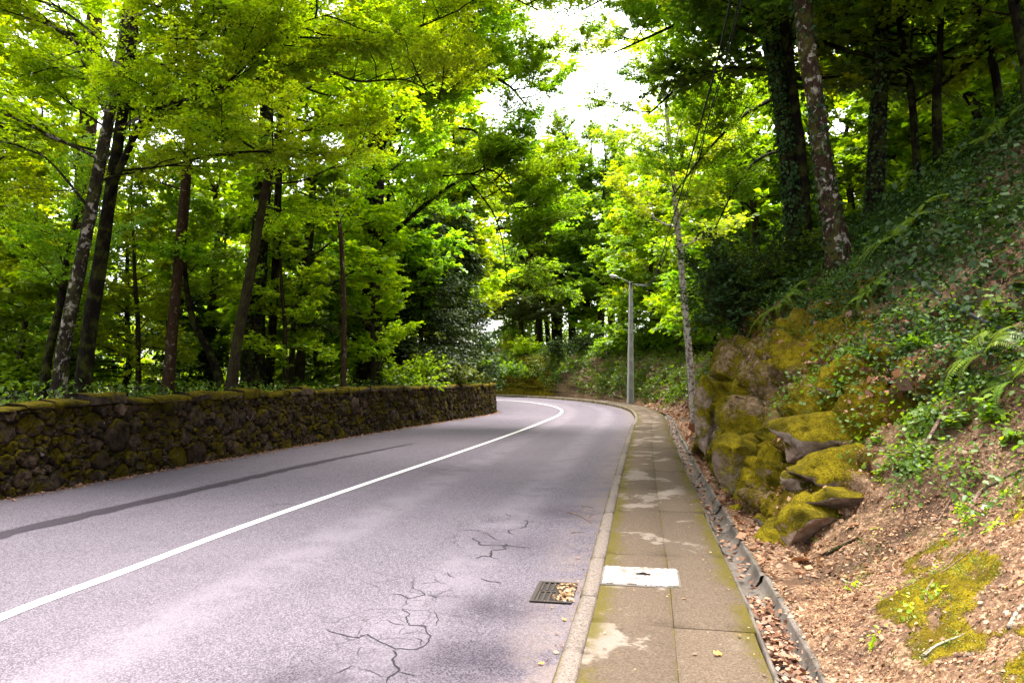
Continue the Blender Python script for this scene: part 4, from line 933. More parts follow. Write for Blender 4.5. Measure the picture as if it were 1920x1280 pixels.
# ahead, beyond the bend and over the far bank
AH = [(3, 1005, 63, 1.5), (3, 960, 70, 1.7), (0, 1040, 66, 1.5), (2, 1120, 60, 1.2), (1, 1180, 52, 1.1), (0, 1230, 47, 1.2), (4, 1150, 60, 1.6), (1, 1080, 63, 1.5), (0, 1330, 40, 1.15), (4, 1290, 50, 1.4), (2, 1395, 36, 1.0), (0, 1420, 42, 1.1), (1, 1250, 60, 1.2), (0, 980, 66, 1.5), (1, 1030, 72, 1.7), (4, 1210, 44, 1.3), (4, 1370, 30, 1.1), (1, 1340, 33, 1.0)]
for v, x, d, sc in sorted(AH, key=lambda q: q[2]): filler(v, x, d, bank_z, sc, 'trees above the far bank')
RW = [(0, 1560, 30), (1, 1480, 32), (0, 1700, 30), (4, 1620, 26), (0, 1790, 27), (1, 1860, 32), (4, 1920, 24), (0, 1980, 28), (1, 1740, 40), (0, 1530, 42), (0, 1880, 42), (4, 1440, 27), (2, 1640, 46), (1, 2080, 24), (4, 1690, 24), (4, 1800, 22), (1, 1850, 19), (1, 2000, 17)]
for v, x, d in sorted(RW, key=lambda q: q[2]): filler(v, x, d, bank_z, g_.uniform(1.0, 1.3), 'trees on top of the bank')
# unseen wood on both sides behind the camera, added to block frontal sky light
for i, (v, x, y) in enumerate(((1, -10, -3), (2, -9, -10), (0, -13, 3), (1, -16, -8), (2, 8, -6), (1, 9.5, 0), (2, 7, -13), (0, 12, 3), (1, -7, -17), (0, 4, -20))):
    z = bank_z(x, y) if x > 0 else 1.0
    plant(v, x, y, z - .2, i * 1.1, 1.3 if x > 0 else 1.0, 'woodland tree behind the camera, ' + ['first', 'second', 'third', 'fourth', 'fifth', 'sixth', 'seventh', 'eighth', 'ninth', 'tenth'][i] + ' of the unseen roadside row', 'trees behind the camera')

# far wood that reads as one mass
def far_mass(label, lm, sectors, seed, n_l=320, size=.34):
    g = np.random.default_rng(seed); mb = MB()
    for (x0, x1, d0, d1, h0, h1, n, zf) in sectors:
        for _ in range(n):
            p = at(g.uniform(x0, x1), 640, g.uniform(d0, d1)); p[2] = zf(p) + g.uniform(h0, h1); r_ = g.uniform(.9, 2.0)
            q = rnd_unit(g, n_l) * (g.random((n_l, 1)) ** .45) * r_ * [1, 1, .55]
            leaves(mb, p + q, norm(q + .6 * g.normal(size=q.shape)), norm(np.array([0, 0, 1.0]) + .6 * g.normal(size=q.shape)), size * g.uniform(.5, 1.2, n_l), 0, .2, np.clip(g.random() * .6 + .4 * g.random(n_l), 0, 1))
    tag(put('far_woods', mb, M[lm]), label, kind='stuff')
lz = lambda p: left_z(p[0], p[1]); bz = lambda p: bank_z(p[0], p[1])
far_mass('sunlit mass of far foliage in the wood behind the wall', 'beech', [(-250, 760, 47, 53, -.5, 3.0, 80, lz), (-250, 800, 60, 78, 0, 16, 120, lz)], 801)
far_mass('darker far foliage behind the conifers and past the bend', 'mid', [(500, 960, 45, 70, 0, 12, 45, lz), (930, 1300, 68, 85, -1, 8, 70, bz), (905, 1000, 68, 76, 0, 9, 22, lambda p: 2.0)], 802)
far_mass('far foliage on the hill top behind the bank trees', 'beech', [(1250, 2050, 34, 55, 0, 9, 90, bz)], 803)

# ---- named trees on the bank
def rightbase(pts, dmin=None):
    h = hit_bank(*pts[0]); return h
def bank_tree(name, label, pts, rpx, bark, lm, seed, fallback, **kw):
    h = hit_bank(*pts[0])
    if h is not None and h[1] < 60: d = h[1]
    else:                                                # stands on the crest: where the ground rises highest in view
        ds = np.arange(8, 66, .5); d = max(ds, key=lambda q: (bank_z(*at(pts[0][0], 640, q)[:2]) - CAMZ) / q if q > 10 else -9) + .6
    P = path_px(pts, d); P[0, 2] = min(P[0, 2], bank_z(P[0, 0], P[0, 1])) - .15
    print('bank tree', name, 'depth', round(d, 1))
    kw.setdefault('lib', 'mid' if d < 30 else 'far'); kw.setdefault('dens', 1.5)
    return make_tree(name, label, P, px(rpx, d), bark, lm, seed, **kw)
bank_tree('ivy_clad_tree', 'ivy clad dark trunk at the top of the fern slope', [(1497, 470), (1482, 350), (1466, 220), (1450, 100), (1438, -20), (1425, -200), (1415, -420)], [21, 18, 16, 15, 13, 10, 6], 'bark_dark', 'maple', 41, 20, limbs=12, lo=.45, hi=.97, Lr=(2, 4), lsize=.11, extra=[(path_px([(1448, 70), (1380, 90), (1300, 140), (1215, 215)], 19.5, -2.5), .07, .75), (path_px([(1440, 0), (1350, 10), (1260, 50), (1150, 100)], 19.5, -3), .07, 1.1), (path_px([(1458, 180), (1390, 220), (1320, 290), (1260, 370)], 19.5, -2), .06, .75), (path_px([(1436, -60), (1330, -70), (1210, -40), (1090, 20)], 19.5, -4), .07, 1.3), (path_px([(1470, 280), (1420, 300), (1380, 350), (1340, 430)], 19.5, -1.5), .05, .7)], ivy=5000, kind=0)
bank_tree('mottled_red_tree', 'stout leaning trunk with reddish bark and white blotches on the bank', [(1582, 500), (1562, 420), (1545, 320), (1530, 200), (1512, 80), (1500, -40), (1490, -220), (1484, -430)], [28, 24, 22, 20, 19, 17, 12, 7], 'bark_red_white', 'mid', 42, 18, limbs=11, lo=.5, hi=.97, Lr=(2, 4.2), lsize=.11, ivy=1500, kind=0)
bank_tree('dark_tree', 'dark trunk half hidden between the ivy clad and the blotched trunk', [(1512, 420), (1500, 300), (1482, 150), (1466, 0), (1450, -200)], [17, 15, 13, 11, 6], 'bark_dark', 'mid', 43, 22, limbs=8, lo=.5, hi=.97, Lr=(1.8, 3.6), lsize=.12, kind=0)
bank_tree('broad_dark_tree', 'broad nearly black trunk with mossy side limbs on the upper bank', [(1632, 330), (1646, 240), (1650, 120), (1650, 0), (1648, -200), (1646, -400)], [21, 18, 17, 16, 12, 7], 'bark_dark', 'mid', 44, 22, limbs=12, lo=.35, hi=.97, Lr=(2.2, 4.6), lsize=.13, kind=0, ivy=1800)
bank_tree('thin_bank_tree', 'thin dark trunk just past the broad black one', [(1722, 268), (1708, 170), (1692, 80), (1680, -40), (1670, -200)], [9, 8, 7, 6, 3], 'bark_dark', 'beech', 45, 24, limbs=9, lo=.3, hi=.97, Lr=(1.8, 3.4), lsize=.13, kind=0)
bank_tree('forked_bank_tree', 'forked dark tree on the crest of the bank', [(1758, 255), (1756, 190), (1762, 110), (1764, 0), (1768, -160)], [11, 10, 7, 6, 3], 'bark_dark', 'beech', 46, 24, limbs=8, lo=.35, hi=.97, Lr=(1.8, 3.4), lsize=.13, kind=0)
bank_tree('leaning_crest_tree', 'dark tree leaning left over the crest near the frame edge', [(1878, 215), (1868, 150), (1845, 60), (1822, -10), (1790, -120)], [9, 9, 8, 7, 4], 'bark_dark', 'maple', 47, 20, limbs=9, lo=.35, hi=.97, Lr=(1.6, 3.2), lsize=.12, kind=0)
bank_tree('edge_crest_tree', 'stout dark trunk cut by the frame at the top corner of the bank', [(1930, 200), (1922, 110), (1905, 30), (1890, -60), (1880, -180)], [13, 12, 11, 9, 5], 'bark_dark', 'maple', 48, 18, limbs=8, lo=.4, hi=.97, Lr=(1.6, 3.2), lsize=.12, kind=0)
d = 21.5
bp = path_px([(1303, 727), (1291, 650), (1283, 560), (1272, 440), (1262, 330), (1250, 210), (1240, 80), (1232, -60)], d); bp[0, 2] = bank_z(bp[0, 0], bp[0, 1]) - .1
make_tree('birch_tree', 'slim white barked birch leaning beside the mossy outcrop', bp, px([9, 7.5, 7, 6.5, 5.5, 4.5, 3.2, 2], d), 'bark_birch', 'beech', 49, lib='mid', limbs=20, lo=.38, hi=.98, Lr=(1.4, 2.8), lsize=.12, kind=0, nsides=10, flare=1.2)
for i, (pts, r, lab) in enumerate((([(1276, 660), (1276, 560), (1278, 470), (1280, 360), (1278, 240)], [6, 6, 5.5, 5, 3], 'brown trunk standing behind the white birch'), ([(1236, 590), (1248, 520), (1256, 450), (1262, 360)], [4, 4, 3.5, 2], 'thin dark leaning stem between pole and birch'), ([(1318, 570), (1322, 480), (1325, 400), (1326, 300)], [7, 6.5, 6, 4], 'dark trunk past the birch in the sunlit clearing'))):
    bank_tree('brown_tree', lab, pts, r, 'bark_brown', 'maple', 60 + i, 32, limbs=6, lo=.5, hi=.98, Lr=(1.6, 3), lsize=.14, kind=0)
for i, (x, y0, y1, r, lean) in enumerate(((1012, 640, 430, 7, -6), (1046, 625, 400, 9, 10), (1074, 615, 370, 8, -14), (1098, 610, 390, 9, 8), (1122, 605, 400, 10, 20), (1146, 600, 420, 7, 10), (1166, 600, 440, 6, -4))):
    bank_tree('ivy_tree', ['ivy trunk nearest the moss wall on the far bank', 'second ivy covered trunk of the far bank clump', 'third ivy covered trunk of the far clump, leaning slightly', 'fourth ivy covered trunk of the far clump', 'widest ivy trunk of the far clump, leaning towards the pole', 'slim ivy trunk just before the lamp head', 'slim ivy trunk seen directly beside the concrete pole'][i],
              [(x, y0), (x + lean * .3, y0 * .66 + y1 * .34), (x + lean * .7, y0 * .33 + y1 * .67), (x + lean, y1), (x + lean * 1.3, y1 - 120)], [r, r * .9, r * .8, r * .7, 2], 'bark_dark', 'mid', 70 + i, 52, limbs=14, lo=.3, hi=.98, Lr=(2.0, 3.6), lsize=.17, kind=0, ivy=1300, ivy_hi=.7, group='ivy trunks on the far bank', joined=True)

# ---- bushes
def bush(name, label, base, H, Rr, lm, seed, n=16, lsize=.1, kind=0, per=9, group=None, squash=1.0, bark='bark_brown', cat='shrub', twigs=8):
    g = np.random.default_rng(seed); t = empty(name, tuple(base)); tag(t, label, cat, group); wd_ = MB(); cr = MB()
    for k in range(n):
        a = k * 2.4 + g.normal(0, .4); e = g.uniform(.25, 1.3); d0 = np.array([math.cos(a) * math.cos(e), math.sin(a) * math.cos(e) * squash, math.sin(e)])
        L = 1 / math.sqrt((math.cos(e) / Rr) ** 2 + (math.sin(e) / H) ** 2) * g.uniform(.7, 1.1)
        path = limb_path(g, np.array(base) + [g.normal(0, .06), g.normal(0, .06), 0], d0, L, .0, .12, 5)
        spray_limb(g, path, .012 + L * .006, wd_, cr, 7, .4, twigs, per, lsize, kind, .4, .2, (.15, .4), spread=.7)
    put('stems', wd_, M[bark], t); put('foliage', cr, M[lm], t); return t
def bushb(name, label, x, y, H, Rr, lm, seed, d=None, **kw):
    h = hit_bank(x, y)
    if h is None or d is not None:
        if d is None: ds = np.arange(10, 66, .5); d = max(ds, key=lambda q: (bank_z(*at(x, 640, q)[:2]) - CAMZ) / q) + .3
        p = at(x, y, d); h = np.array([p[0], p[1], bank_z(p[0], p[1])])
    h[2] -= .08; return bush(name, label, h, H, Rr, lm, seed, **kw)
p = lb(765, 25.8); bush('wall_shrub', 'bright green shrub leaning over the wall before the dark conifers', p, 1.5, 1.5, 'maple', 201, 18, .12)
p = lb(878, 31.8); bush('holly_bush', 'grey green glossy holly at the bend end of the wall', p, 3.8, .8, 'grey', 202, 26, .11)
p = lb(820, 28); bush('understory_bush', 'loose pale leafed bush arching before the dark conifers', p, 4.2, 1.9, 'grey', 203, 12, .12)
p = lb(575, 24); bush('understory_bush', 'fresh green bush behind the wall near the pale sapling', p, 2.2, 1.6, 'maple', 204, 14, .12)
p = lb(20, 19); bush('understory_bush', 'green bush behind the wall at the frame edge', p, 3.2, 2.2, 'mid', 205, 18, .12)
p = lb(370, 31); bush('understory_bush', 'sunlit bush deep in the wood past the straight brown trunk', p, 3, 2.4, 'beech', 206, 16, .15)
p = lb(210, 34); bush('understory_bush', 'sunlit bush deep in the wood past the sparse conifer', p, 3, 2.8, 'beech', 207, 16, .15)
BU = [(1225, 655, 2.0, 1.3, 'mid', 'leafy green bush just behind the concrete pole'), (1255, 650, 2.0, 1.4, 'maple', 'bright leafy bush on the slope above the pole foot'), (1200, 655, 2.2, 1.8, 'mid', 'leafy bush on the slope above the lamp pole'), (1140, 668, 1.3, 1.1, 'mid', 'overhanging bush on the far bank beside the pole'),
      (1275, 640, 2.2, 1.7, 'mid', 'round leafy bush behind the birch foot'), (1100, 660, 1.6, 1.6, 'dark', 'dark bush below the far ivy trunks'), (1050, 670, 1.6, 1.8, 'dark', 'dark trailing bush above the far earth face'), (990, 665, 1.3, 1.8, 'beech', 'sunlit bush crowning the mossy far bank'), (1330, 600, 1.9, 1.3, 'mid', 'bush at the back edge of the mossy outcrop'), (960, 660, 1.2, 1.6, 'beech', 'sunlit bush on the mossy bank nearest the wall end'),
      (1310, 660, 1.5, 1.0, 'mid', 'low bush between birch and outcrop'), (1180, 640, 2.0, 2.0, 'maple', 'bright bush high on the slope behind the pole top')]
for i, (x, y, H, Rr, lm, lab) in enumerate(BU):
    bushb('bank_bush', lab, x, y, H, Rr, lm, 220 + i, n=15, lsize=.13 if y < 720 else .12)
# ivy curtains and brambles that cover the bank over the outcrop
IV = [(1372, 600, 1.5, .9), (1400, 560, 1.6, 1.0), (1375, 520, 1.9, 1.1), (1420, 500, 1.8, 1.1), (1440, 560, .8, .6), (1395, 450, 2.2, 1.4), (1450, 450, 1.8, 1.2)]
for i, (x, y, H, Rr) in enumerate(IV):
    bushb('ivy_mound', ['ivy mound hanging over the outcrop edge', 'ivy mound just above the outcrop edge', 'dense ivy mound behind the outcrop edge', 'ivy mound below the ivy clad trunk', 'small ivy mound beside the lowest fern', 'tall ivy mound behind the others over the outcrop', 'ivy mound at the foot of the ivy clad trunk'][i], x, y, H, Rr, 'ivy' if i % 2 else 'mid', 250 + i, n=18, lsize=.075, per=11, group='ivy mounds over the outcrop')

# ---- ferns
def fern(label, x, y, L, seed, nf=9, h=None, lm='fern'):
    g = np.random.default_rng(seed); h = hit_bank(x, y) if h is None else h
    if h is None: return
    h = h + np.array([0, 0, .10 * L]); t = empty('fern', tuple(h)); tag(t, label, 'fern', 'ferns on the bank')
    si, _t = to_st(h[None, :2]); kn = KNr[np.abs(KS - si[0]).argmin()]; ax = norm(np.array([-kn[0] * .85, -kn[1] * .85, 1.0])); e1 = norm(np.cross(ax, [0.3, 1, 0])); e2 = np.cross(ax, e1)
    for k in range(nf):
        a = 2 * PI * k / nf + g.normal(0, .25); Lk = L * g.uniform(.75, 1.15); n = 15; u = np.linspace(0, 1, n)
        out = e1 * math.cos(a) + e2 * math.sin(a); curve = h + out[None] * (Lk * (.85 * u))[:, None] + ax[None] * (Lk * (.75 * u - .6 * u ** 2))[:, None] - np.array([0, 0, .22 * Lk])[None] * (u ** 2.5)[:, None]
        mb = MB(); tube(mb, curve, np.linspace(.006, .002, n), 3, 0, False); T = norm(np.gradient(curve, axis=0)); side = norm(np.cross(T, ax)); up = np.cross(side, T)
        uu = np.linspace(.14, 1, 22); w = .23 * Lk * np.clip(1.12 - uu, 0, 1) * np.clip(uu * 5, 0, 1) + .008
        ip = np.stack([np.interp(uu, u, curve[:, c]) for c in range(3)], 1); it = np.stack([np.interp(uu, u, T[:, c]) for c in range(3)], 1); isd = np.stack([np.interp(uu, u, side[:, c]) for c in range(3)], 1); iu = np.stack([np.interp(uu, u, up[:, c]) for c in range(3)], 1)
        rb = g.random() * .5
        for sg in (-1, 1): leaves(mb, ip, norm(isd * sg + it * .55), norm(iu + .15 * g.normal(size=iu.shape)), w, 2, .15, rb + g.random(22) * .4)
        put('frond', mb, M[lm], t)
fern('large fern arching below the ivy clad trunk', 1488, 525, 1.0, 301, 12)
fern('yellowing fern hanging over the outcrop edge', 1476, 585, .85, 302, 11)
fern('fern at the foot of the blotched trunk', 1640, 560, .65, 303, 9)
fern('shaded fern high on the bank behind the blotched trunk', 1705, 450, .9, 304, 10)
fern('fern under the black pipe near the frame edge', 1850, 680, .6, 305, 8)
fern('fern beneath the lobed oak seedling', 1900, 730, .5, 306, 7)
fern('fern on the dark crest of the bank', 1800, 300, .9, 307, 9)
fern('small fern between the two big bank trunks', 1540, 470, .6, 308, 8)
fern('dark fern on the steep face below the crest', 1880, 260, .9, 309, 9)

# ---- ground plants as a mass: ivy, herbs and brambles spread over the bank
def bank_points(g, n, fn):
    """random points on the bank with acceptance fn(s,u,z)"""
    i = g.integers(0, ns_ - 1, n * 6); j = g.integers(0, nu_ - 1, n * 6); a, b = g.random((2, n * 6, 1))
    v00, v10, v01 = VB[i, j], VB[i + 1, j], VB[i, j + 1]
    area = np.linalg.norm(np.cross(v10 - v00, v01 - v00), axis=1)
    p = v00 + (v10 - v00) * a + (v01 - v00) * b; w = fn(bs[i], cu[j], p) * area; w = w / w.sum()
    k = g.choice(len(p), n, replace=True, p=w); return p[k] + .004 * g.normal(size=(n, 3)), NB[i, j][k], bs[i][k], cu[j][k]
def undergrowth(label, name, lm, n_clump, per, fn, rad, size, kind, hgt, seed):
    g = np.random.default_rng(seed); p, nn, _, _ = bank_points(g, n_clump, fn); p = np.repeat(p, per, 0); nn = np.repeat(nn, per, 0); N = len(p)
    off = g.normal(0, rad, (N, 3)); off -= nn * (off * nn).sum(1, keepdims=True); q = p + off + nn * (np.abs(g.normal(0, 1, N)) * hgt * np.exp(-(off ** 2).sum(1) / (rad * 1.6) ** 2))[:, None] + nn * .02
    mb = MB(); twig_tubes(mb, p[::12] - nn[::12] * .03, q[::12], .003)
    rb = np.repeat(g.random(n_clump), per) * .6 + .4 * g.random(N)
    leaves(mb, q, norm(off + .6 * g.normal(size=(N, 3)) * rad), norm(nn * .5 + np.array([0, 0, .8]) + .45 * g.normal(size=(N, 3))), size * g.uniform(.5, 1.3, N), kind, .2, rb)
    o = put(name, mb, M[lm]); tag(o, label, kind='stuff'); return o
pat = lambda p, sc, lo, hi, sd=0: smooth(lo, hi, fbm(p * sc + sd, 3))
undergrowth('ivy and herbs covering the upper bank', 'undergrowth', 'ivy', 4600, 15, lambda s, u, p: smooth(4.2, 6.2, s) * smooth(26, 18, s) * np.where(s > 9, smooth(4.2, 5.0, u), smooth(3.6, 4.8, u)) * (.25 + .75 * smooth(6.4, 5.4, u)) * smooth(8.2, 7, u) * (.12 + pat(p, .9, -.2, .15)), .13, .05, 0, .09, 401)
undergrowth('fresh green herbs scattered over the bank', 'undergrowth', 'mid', 2000, 12, lambda s, u, p: smooth(3.8, 5.5, s) * smooth(20, 14, s) * np.where(s > 9, smooth(3.9, 4.8, u), smooth(2.9, 4.0, u)) * smooth(7.5, 5.5, u) * (.06 + pat(p, 1.1, -.1, .25, 9)), .11, .05, 0, .13, 402)
undergrowth('leafy plants on the steep slope around the pole', 'undergrowth', 'mid', 1500, 12, lambda s, u, p: smooth(16, 19, s) * smooth(70, 60, s) * smooth(4.3, 5.2, u) * smooth(8.0, 7, u), .3, .13, 0, .3, 403)
undergrowth('dark bramble on the crest of the bank', 'undergrowth', 'dark', 3200, 14, lambda s, u, p: smooth(.5, 2, s) * smooth(18, 13, s) * smooth(4.6, 5.4, u) * smooth(8.3, 7.2, u), .24, .095, 0, .25, 404)
undergrowth('ivy and grass trailing down the far bank', 'undergrowth', 'mid', 2400, 14, lambda s, u, p: smooth(30, 36, s) * smooth(72, 62, s) * smooth(1.0, 2.6, u) * smooth(6, 5, u) * (.25 + pat(p, .5, -.2, .2, 6)), .3, .15, 0, .18, 408)
undergrowth('leafy herbs in the gully between boulders and near slope', 'undergrowth', 'mid', 260, 11, lambda s, u, p: smooth(4.6, 5.6, s) * smooth(8.6, 7.6, s) * smooth(2.5, 3.4, u) * smooth(5.2, 4.4, u) * (.04 + pat(p, 1.6, -.05, .2, 12)), .09, .045, 1, .12, 409)
undergrowth('tiny seedlings in the leaf litter', 'seedlings', 'beech', 160, 5, lambda s, u, p: smooth(1.0, 2.5, s) * smooth(9, 6, s) * smooth(.8, 1.5, u) * smooth(5.5, 4, u) * (.1 + pat(p, 1.5, .0, .3, 4)), .03, .028, 1, .03, 405)
undergrowth('moss tufts on rock and earth', 'moss_tufts', 'fern', 5200, 5, lambda s, u, p: smooth(7.2, 9, s) * smooth(17, 15.5, s) * smooth(.5, 1.1, u) * smooth(5, 4, u) * (.15 + pat(p, 1.2, -.2, .2, 2)), .03, .018, 2, .012, 406)
undergrowth('moss tufts on the near bank', 'moss_tufts', 'fern', 3200, 5, lambda s, u, p: smooth(1.0, 2, s) * smooth(7, 5.5, s) * smooth(.9, 1.6, u) * smooth(5, 4.2, u) * moss_pat(p), .025, .012, 2, .008, 407)
# dry leaf litter
def litter(label, name, n, fn, size, seed):
    g = np.random.default_rng(seed); p, nn, _, _ = bank_points(g, n, fn); mb = MB()
    dirs = g.normal(size=(n, 3)); leaves(mb, p + nn * g.uniform(0, .015, (n, 1)), dirs - nn * (dirs * nn).sum(1, keepdims=True), norm(nn + .45 * g.normal(size=(n, 3))), size * g.lognormal(0, .6, n), 0, g.normal(0, .35, (n, 1)))
    tag(put(name, mb, M['dry']), label, kind='stuff')
litter('dry brown leaf crumbs over the near bank', 'leaf_litter', 56000, lambda s, u, p: smooth(.5, 2, s) * smooth(8.5, 6.5, s) * smooth(5.2, 4.0, u) * (.05 + pat(p, 1.4, -.25, .15, 7)) * (1 - .93 * moss_pat(p) * smooth(.9, 1.6, u)), .0085, 501)
litter('dry brown leaves lying between rocks and plants', 'leaf_litter', 16000, lambda s, u, p: smooth(5.5, 7, s) * smooth(17, 14, s) * (smooth(3.4, 4.2, u) * smooth(6.2, 5, u) * (.1 + pat(p, 1.0, -.1, .2, 3)) + .9 * smooth(1.3, .7, u)), .034, 502)
litter('brown leaves in the gully below the boulders', 'leaf_litter', 11000, lambda s, u, p: smooth(4.8, 5.8, s) * smooth(9.5, 8, s) * smooth(.2, .8, u) * smooth(5.0, 4.0, u) * (.15 + pat(p, 1.5, -.2, .2, 15)), .018, 504)
litter('brown leaf carpet on the gentle slope by the pole', 'leaf_litter', 9000, lambda s, u, p: smooth(15.5, 17, s) * smooth(45, 36, s) * smooth(4.6, 3.6, u), .07, 503)
# leaves in the gutter, on the pavement and along the wall foot
def flat_litter(label, n, fs, z, size, seed, up=.3, name='leaf_litter', stf=True):
    g = np.random.default_rng(seed); P = fs(g, n); P = np.c_[P[:, :2], z(P) if callable(z) else np.full(n, z)]; mb = MB()
    leaves(mb, P + np.c_[np.zeros((n, 2)), g.uniform(.002, .02, n)], np.c_[g.normal(size=(n, 2)), np.zeros(n)], norm(np.array([0, 0, 1.0]) + up * g.normal(size=(n, 3))), size * g.lognormal(0, .35, n), 0, g.normal(0, .2, (n, 1)))
    tag(put(name, mb, M['dry']), label, kind='stuff')
def gut(g, n): s = g.uniform(2, 28, n); s = np.where(g.random(n) < .5, g.uniform(2.5, 5.6, n), s); return kerb(s, 1.225 + g.normal(0, .06, n))
flat_litter('dead leaves filling the gutter channel', 2600, gut, lambda P: np.full(len(P), -.035) + np.abs(np.random.default_rng(1).normal(0, .02, len(P))), .04, 511, .5)
def lip(g, n): s = 2 + 24 * g.random(n) ** 1.3; return kerb(s, 1.37 + np.abs(g.normal(0, .05, n)) * np.where(fbm(np.c_[s * 1.5, s * 0, s * 0], 3) > -.1, 1, 3))
flat_litter('leaves and crumbs spilling over the gutter lip', 3600, lip, .045, .022, 515, .5)
def wallfoot(g, n): s = g.uniform(-.5, 24, n); return wall_at(s, .02 - np.abs(g.normal(0, .14, n)) * g.uniform(.2, 1.4, n))[:, :2]
flat_litter('dead leaves swept against the foot of the stone wall', 4200, wallfoot, 0.0, .035, 512)
def pave(g, n): s = 2 + 22 * g.random(n) ** 1.5; return kerb(s, np.where(g.random(n) < .55, g.uniform(.85, 1.06, n), g.uniform(.14, 1.0, n)))
flat_litter('small leaf scraps on the pavement', 420, pave, .122, .014, 513)
def gutr(g, n): s = 2.5 + 40 * g.random(n); return kerb(s, -np.abs(g.normal(0, .12, n)) - .01)
flat_litter('leaf scraps in the road gutter along the kerb', 500, gutr, .0, .016, 514)
# ivy and leaves over the wall top
def walltop(n, seed, size, lm, label, off=(.25, 1.8), zz=(1.0, 1.4), s0=-1, s1=30):
    g = np.random.default_rng(seed); c = g.uniform(s0, s1, n // 9); s = np.repeat(c, 9) + g.normal(0, .12, (n // 9) * 9); N = len(s); o_ = g.uniform(*off, N); P = np.array([wall_at(np.array([a]), b)[0] for a, b in zip(s, o_)])
    P[:, 2] = g.uniform(*zz, N) * np.where(o_ > .5, 1, 1) ; P[:, 2] = np.where(o_ < .52, np.maximum(P[:, 2], WH + .01), P[:, 2]); mb = MB()
    leaves(mb, P, rnd_unit(g, N), norm(np.array([0, 0, 1.0]) + .6 * g.normal(size=(N, 3))), size * g.uniform(.5, 1.3, N), 1); tag(put('undergrowth', mb, M[lm]), label, kind='stuff')
walltop(3600, 521, .06, 'ivy', 'ivy creeping over the top of the wall'); walltop(1500, 522, .055, 'maple', 'fresh herbs growing along the wall top'); walltop(2600, 523, .09, 'mid', 'leafy ground cover behind the wall', (.8, 5), (1.05, 1.5))

# ------------------------------------------------------------------ rocks of the outcrop
def ico(sub=3):
    import bmesh
    b = bmesh.new(); bmesh.ops.create_icosphere(b, subdivisions=sub, radius=1); V = np.array([v.co[:] for v in b.verts]); T = np.array([[v.index for v in f.verts] for f in b.faces]); b.free(); return V, T
ICO = ico(4)
def boulder(name, label, c, size, rot, seed, material='boulder', facet=.22, cat='boulder', group=None, cuts=20):
    V, T = ICO; g = np.random.default_rng(seed); V = V.copy()
    for _ in range(cuts):                                   # planes cut off the ball give it flat rock faces
        nrm = rnd_unit(g, 1)[0]; d_ = g.uniform(.48, .8); ex = np.maximum(V @ nrm - d_, 0); V -= ex[:, None] * nrm * .97
    V *= (1.12 + facet * fbm(V * 1.3 + seed, 3) - .10 * smooth(.12, 0, (lambda w: w[1] - w[0])(worley(V * 1.6 + seed))) + .12 * fbm(V * 4 + seed, 4))[:, None]
    V = V * np.array(size); V = V @ rotz(rot).T; o = empty(name, tuple(c)); bpy.data.objects.remove(o)
    mb = MB(); mb.add(V, None, T); me = mb.mesh(name); o = link(name, me, M[material]); o.location = tuple(c); tag(o, label, cat, group); return o
def rock_at(name, label, x, y, wpx, hpx, depth_ratio, seed, sink=.25, rot=0, material='boulder', **k):
    h = hit_bank(x, y); d = h[1]; w = wpx / F * d / 2 * 1.22; hh = hpx / F * d / 2 * 1.3
    c = h + norm(np.array([h[0], h[1], h[2] - CAMZ])) * (w * depth_ratio * sink)
    return boulder(name, label, c, (w, w * depth_ratio, hh), rot, seed, material, **k)
rock_at('boulder', 'big boulder with a thick moss cap in the middle of the outcrop', 1560, 804, 165, 95, .75, 601, .4, -.15)
rock_at('boulder', 'long mossy slab below the moss capped boulder', 1580, 878, 150, 78, .8, 602, .35, -.1)
rock_at('boulder', 'upright narrow stone wedged beside the moss capped boulder', 1492, 838, 44, 74, .9, 603, .3)
rock_at('boulder', 'round moss covered boulder at the gutter end of the gully', 1512, 976, 98, 78, .9, 604, -.1, .2, cuts=5, facet=.15)
rock_at('boulder', 'smaller mossy boulder leaning on the round one', 1472, 1018, 82, 70, .9, 605, -.2, -.1, cuts=5, facet=.15)
rock_at('boulder', 'low dark mossy rock stretching above the gully', 1580, 935, 150, 44, .7, 606, .2, -.25)
rock_at('stone', 'small flat stone lying by the gutter', 1385, 955, 46, 18, .9, 607, .1, 0, 'boulder', cat='stone')
rock_at('boulder', 'mossy shoulder of rock at the foot of the outcrop', 1385, 865, 80, 120, .6, 608, .4, 0, 'rock')
rock_at('boulder', 'brown bare rock under the upright stone', 1450, 880, 70, 90, .6, 609, .4, 0, 'rock')
rock_at('boulder', 'mossy buttress at the road end of the outcrop', 1325, 780, 50, 150, .8, 610, .35, 0, 'rock')
rock_at('boulder', 'dark knobbly stone under the long mossy slab', 1500, 905, 60, 46, .9, 611, .2)
rock_at('boulder', 'mossy knob of rock among the leaves above the boulder', 1555, 715, 56, 60, .8, 612, .3, 0, 'rock')
rock_at('boulder', 'grey stone sunk in the gully bank behind the round boulder', 1445, 985, 50, 40, .9, 613, .2)

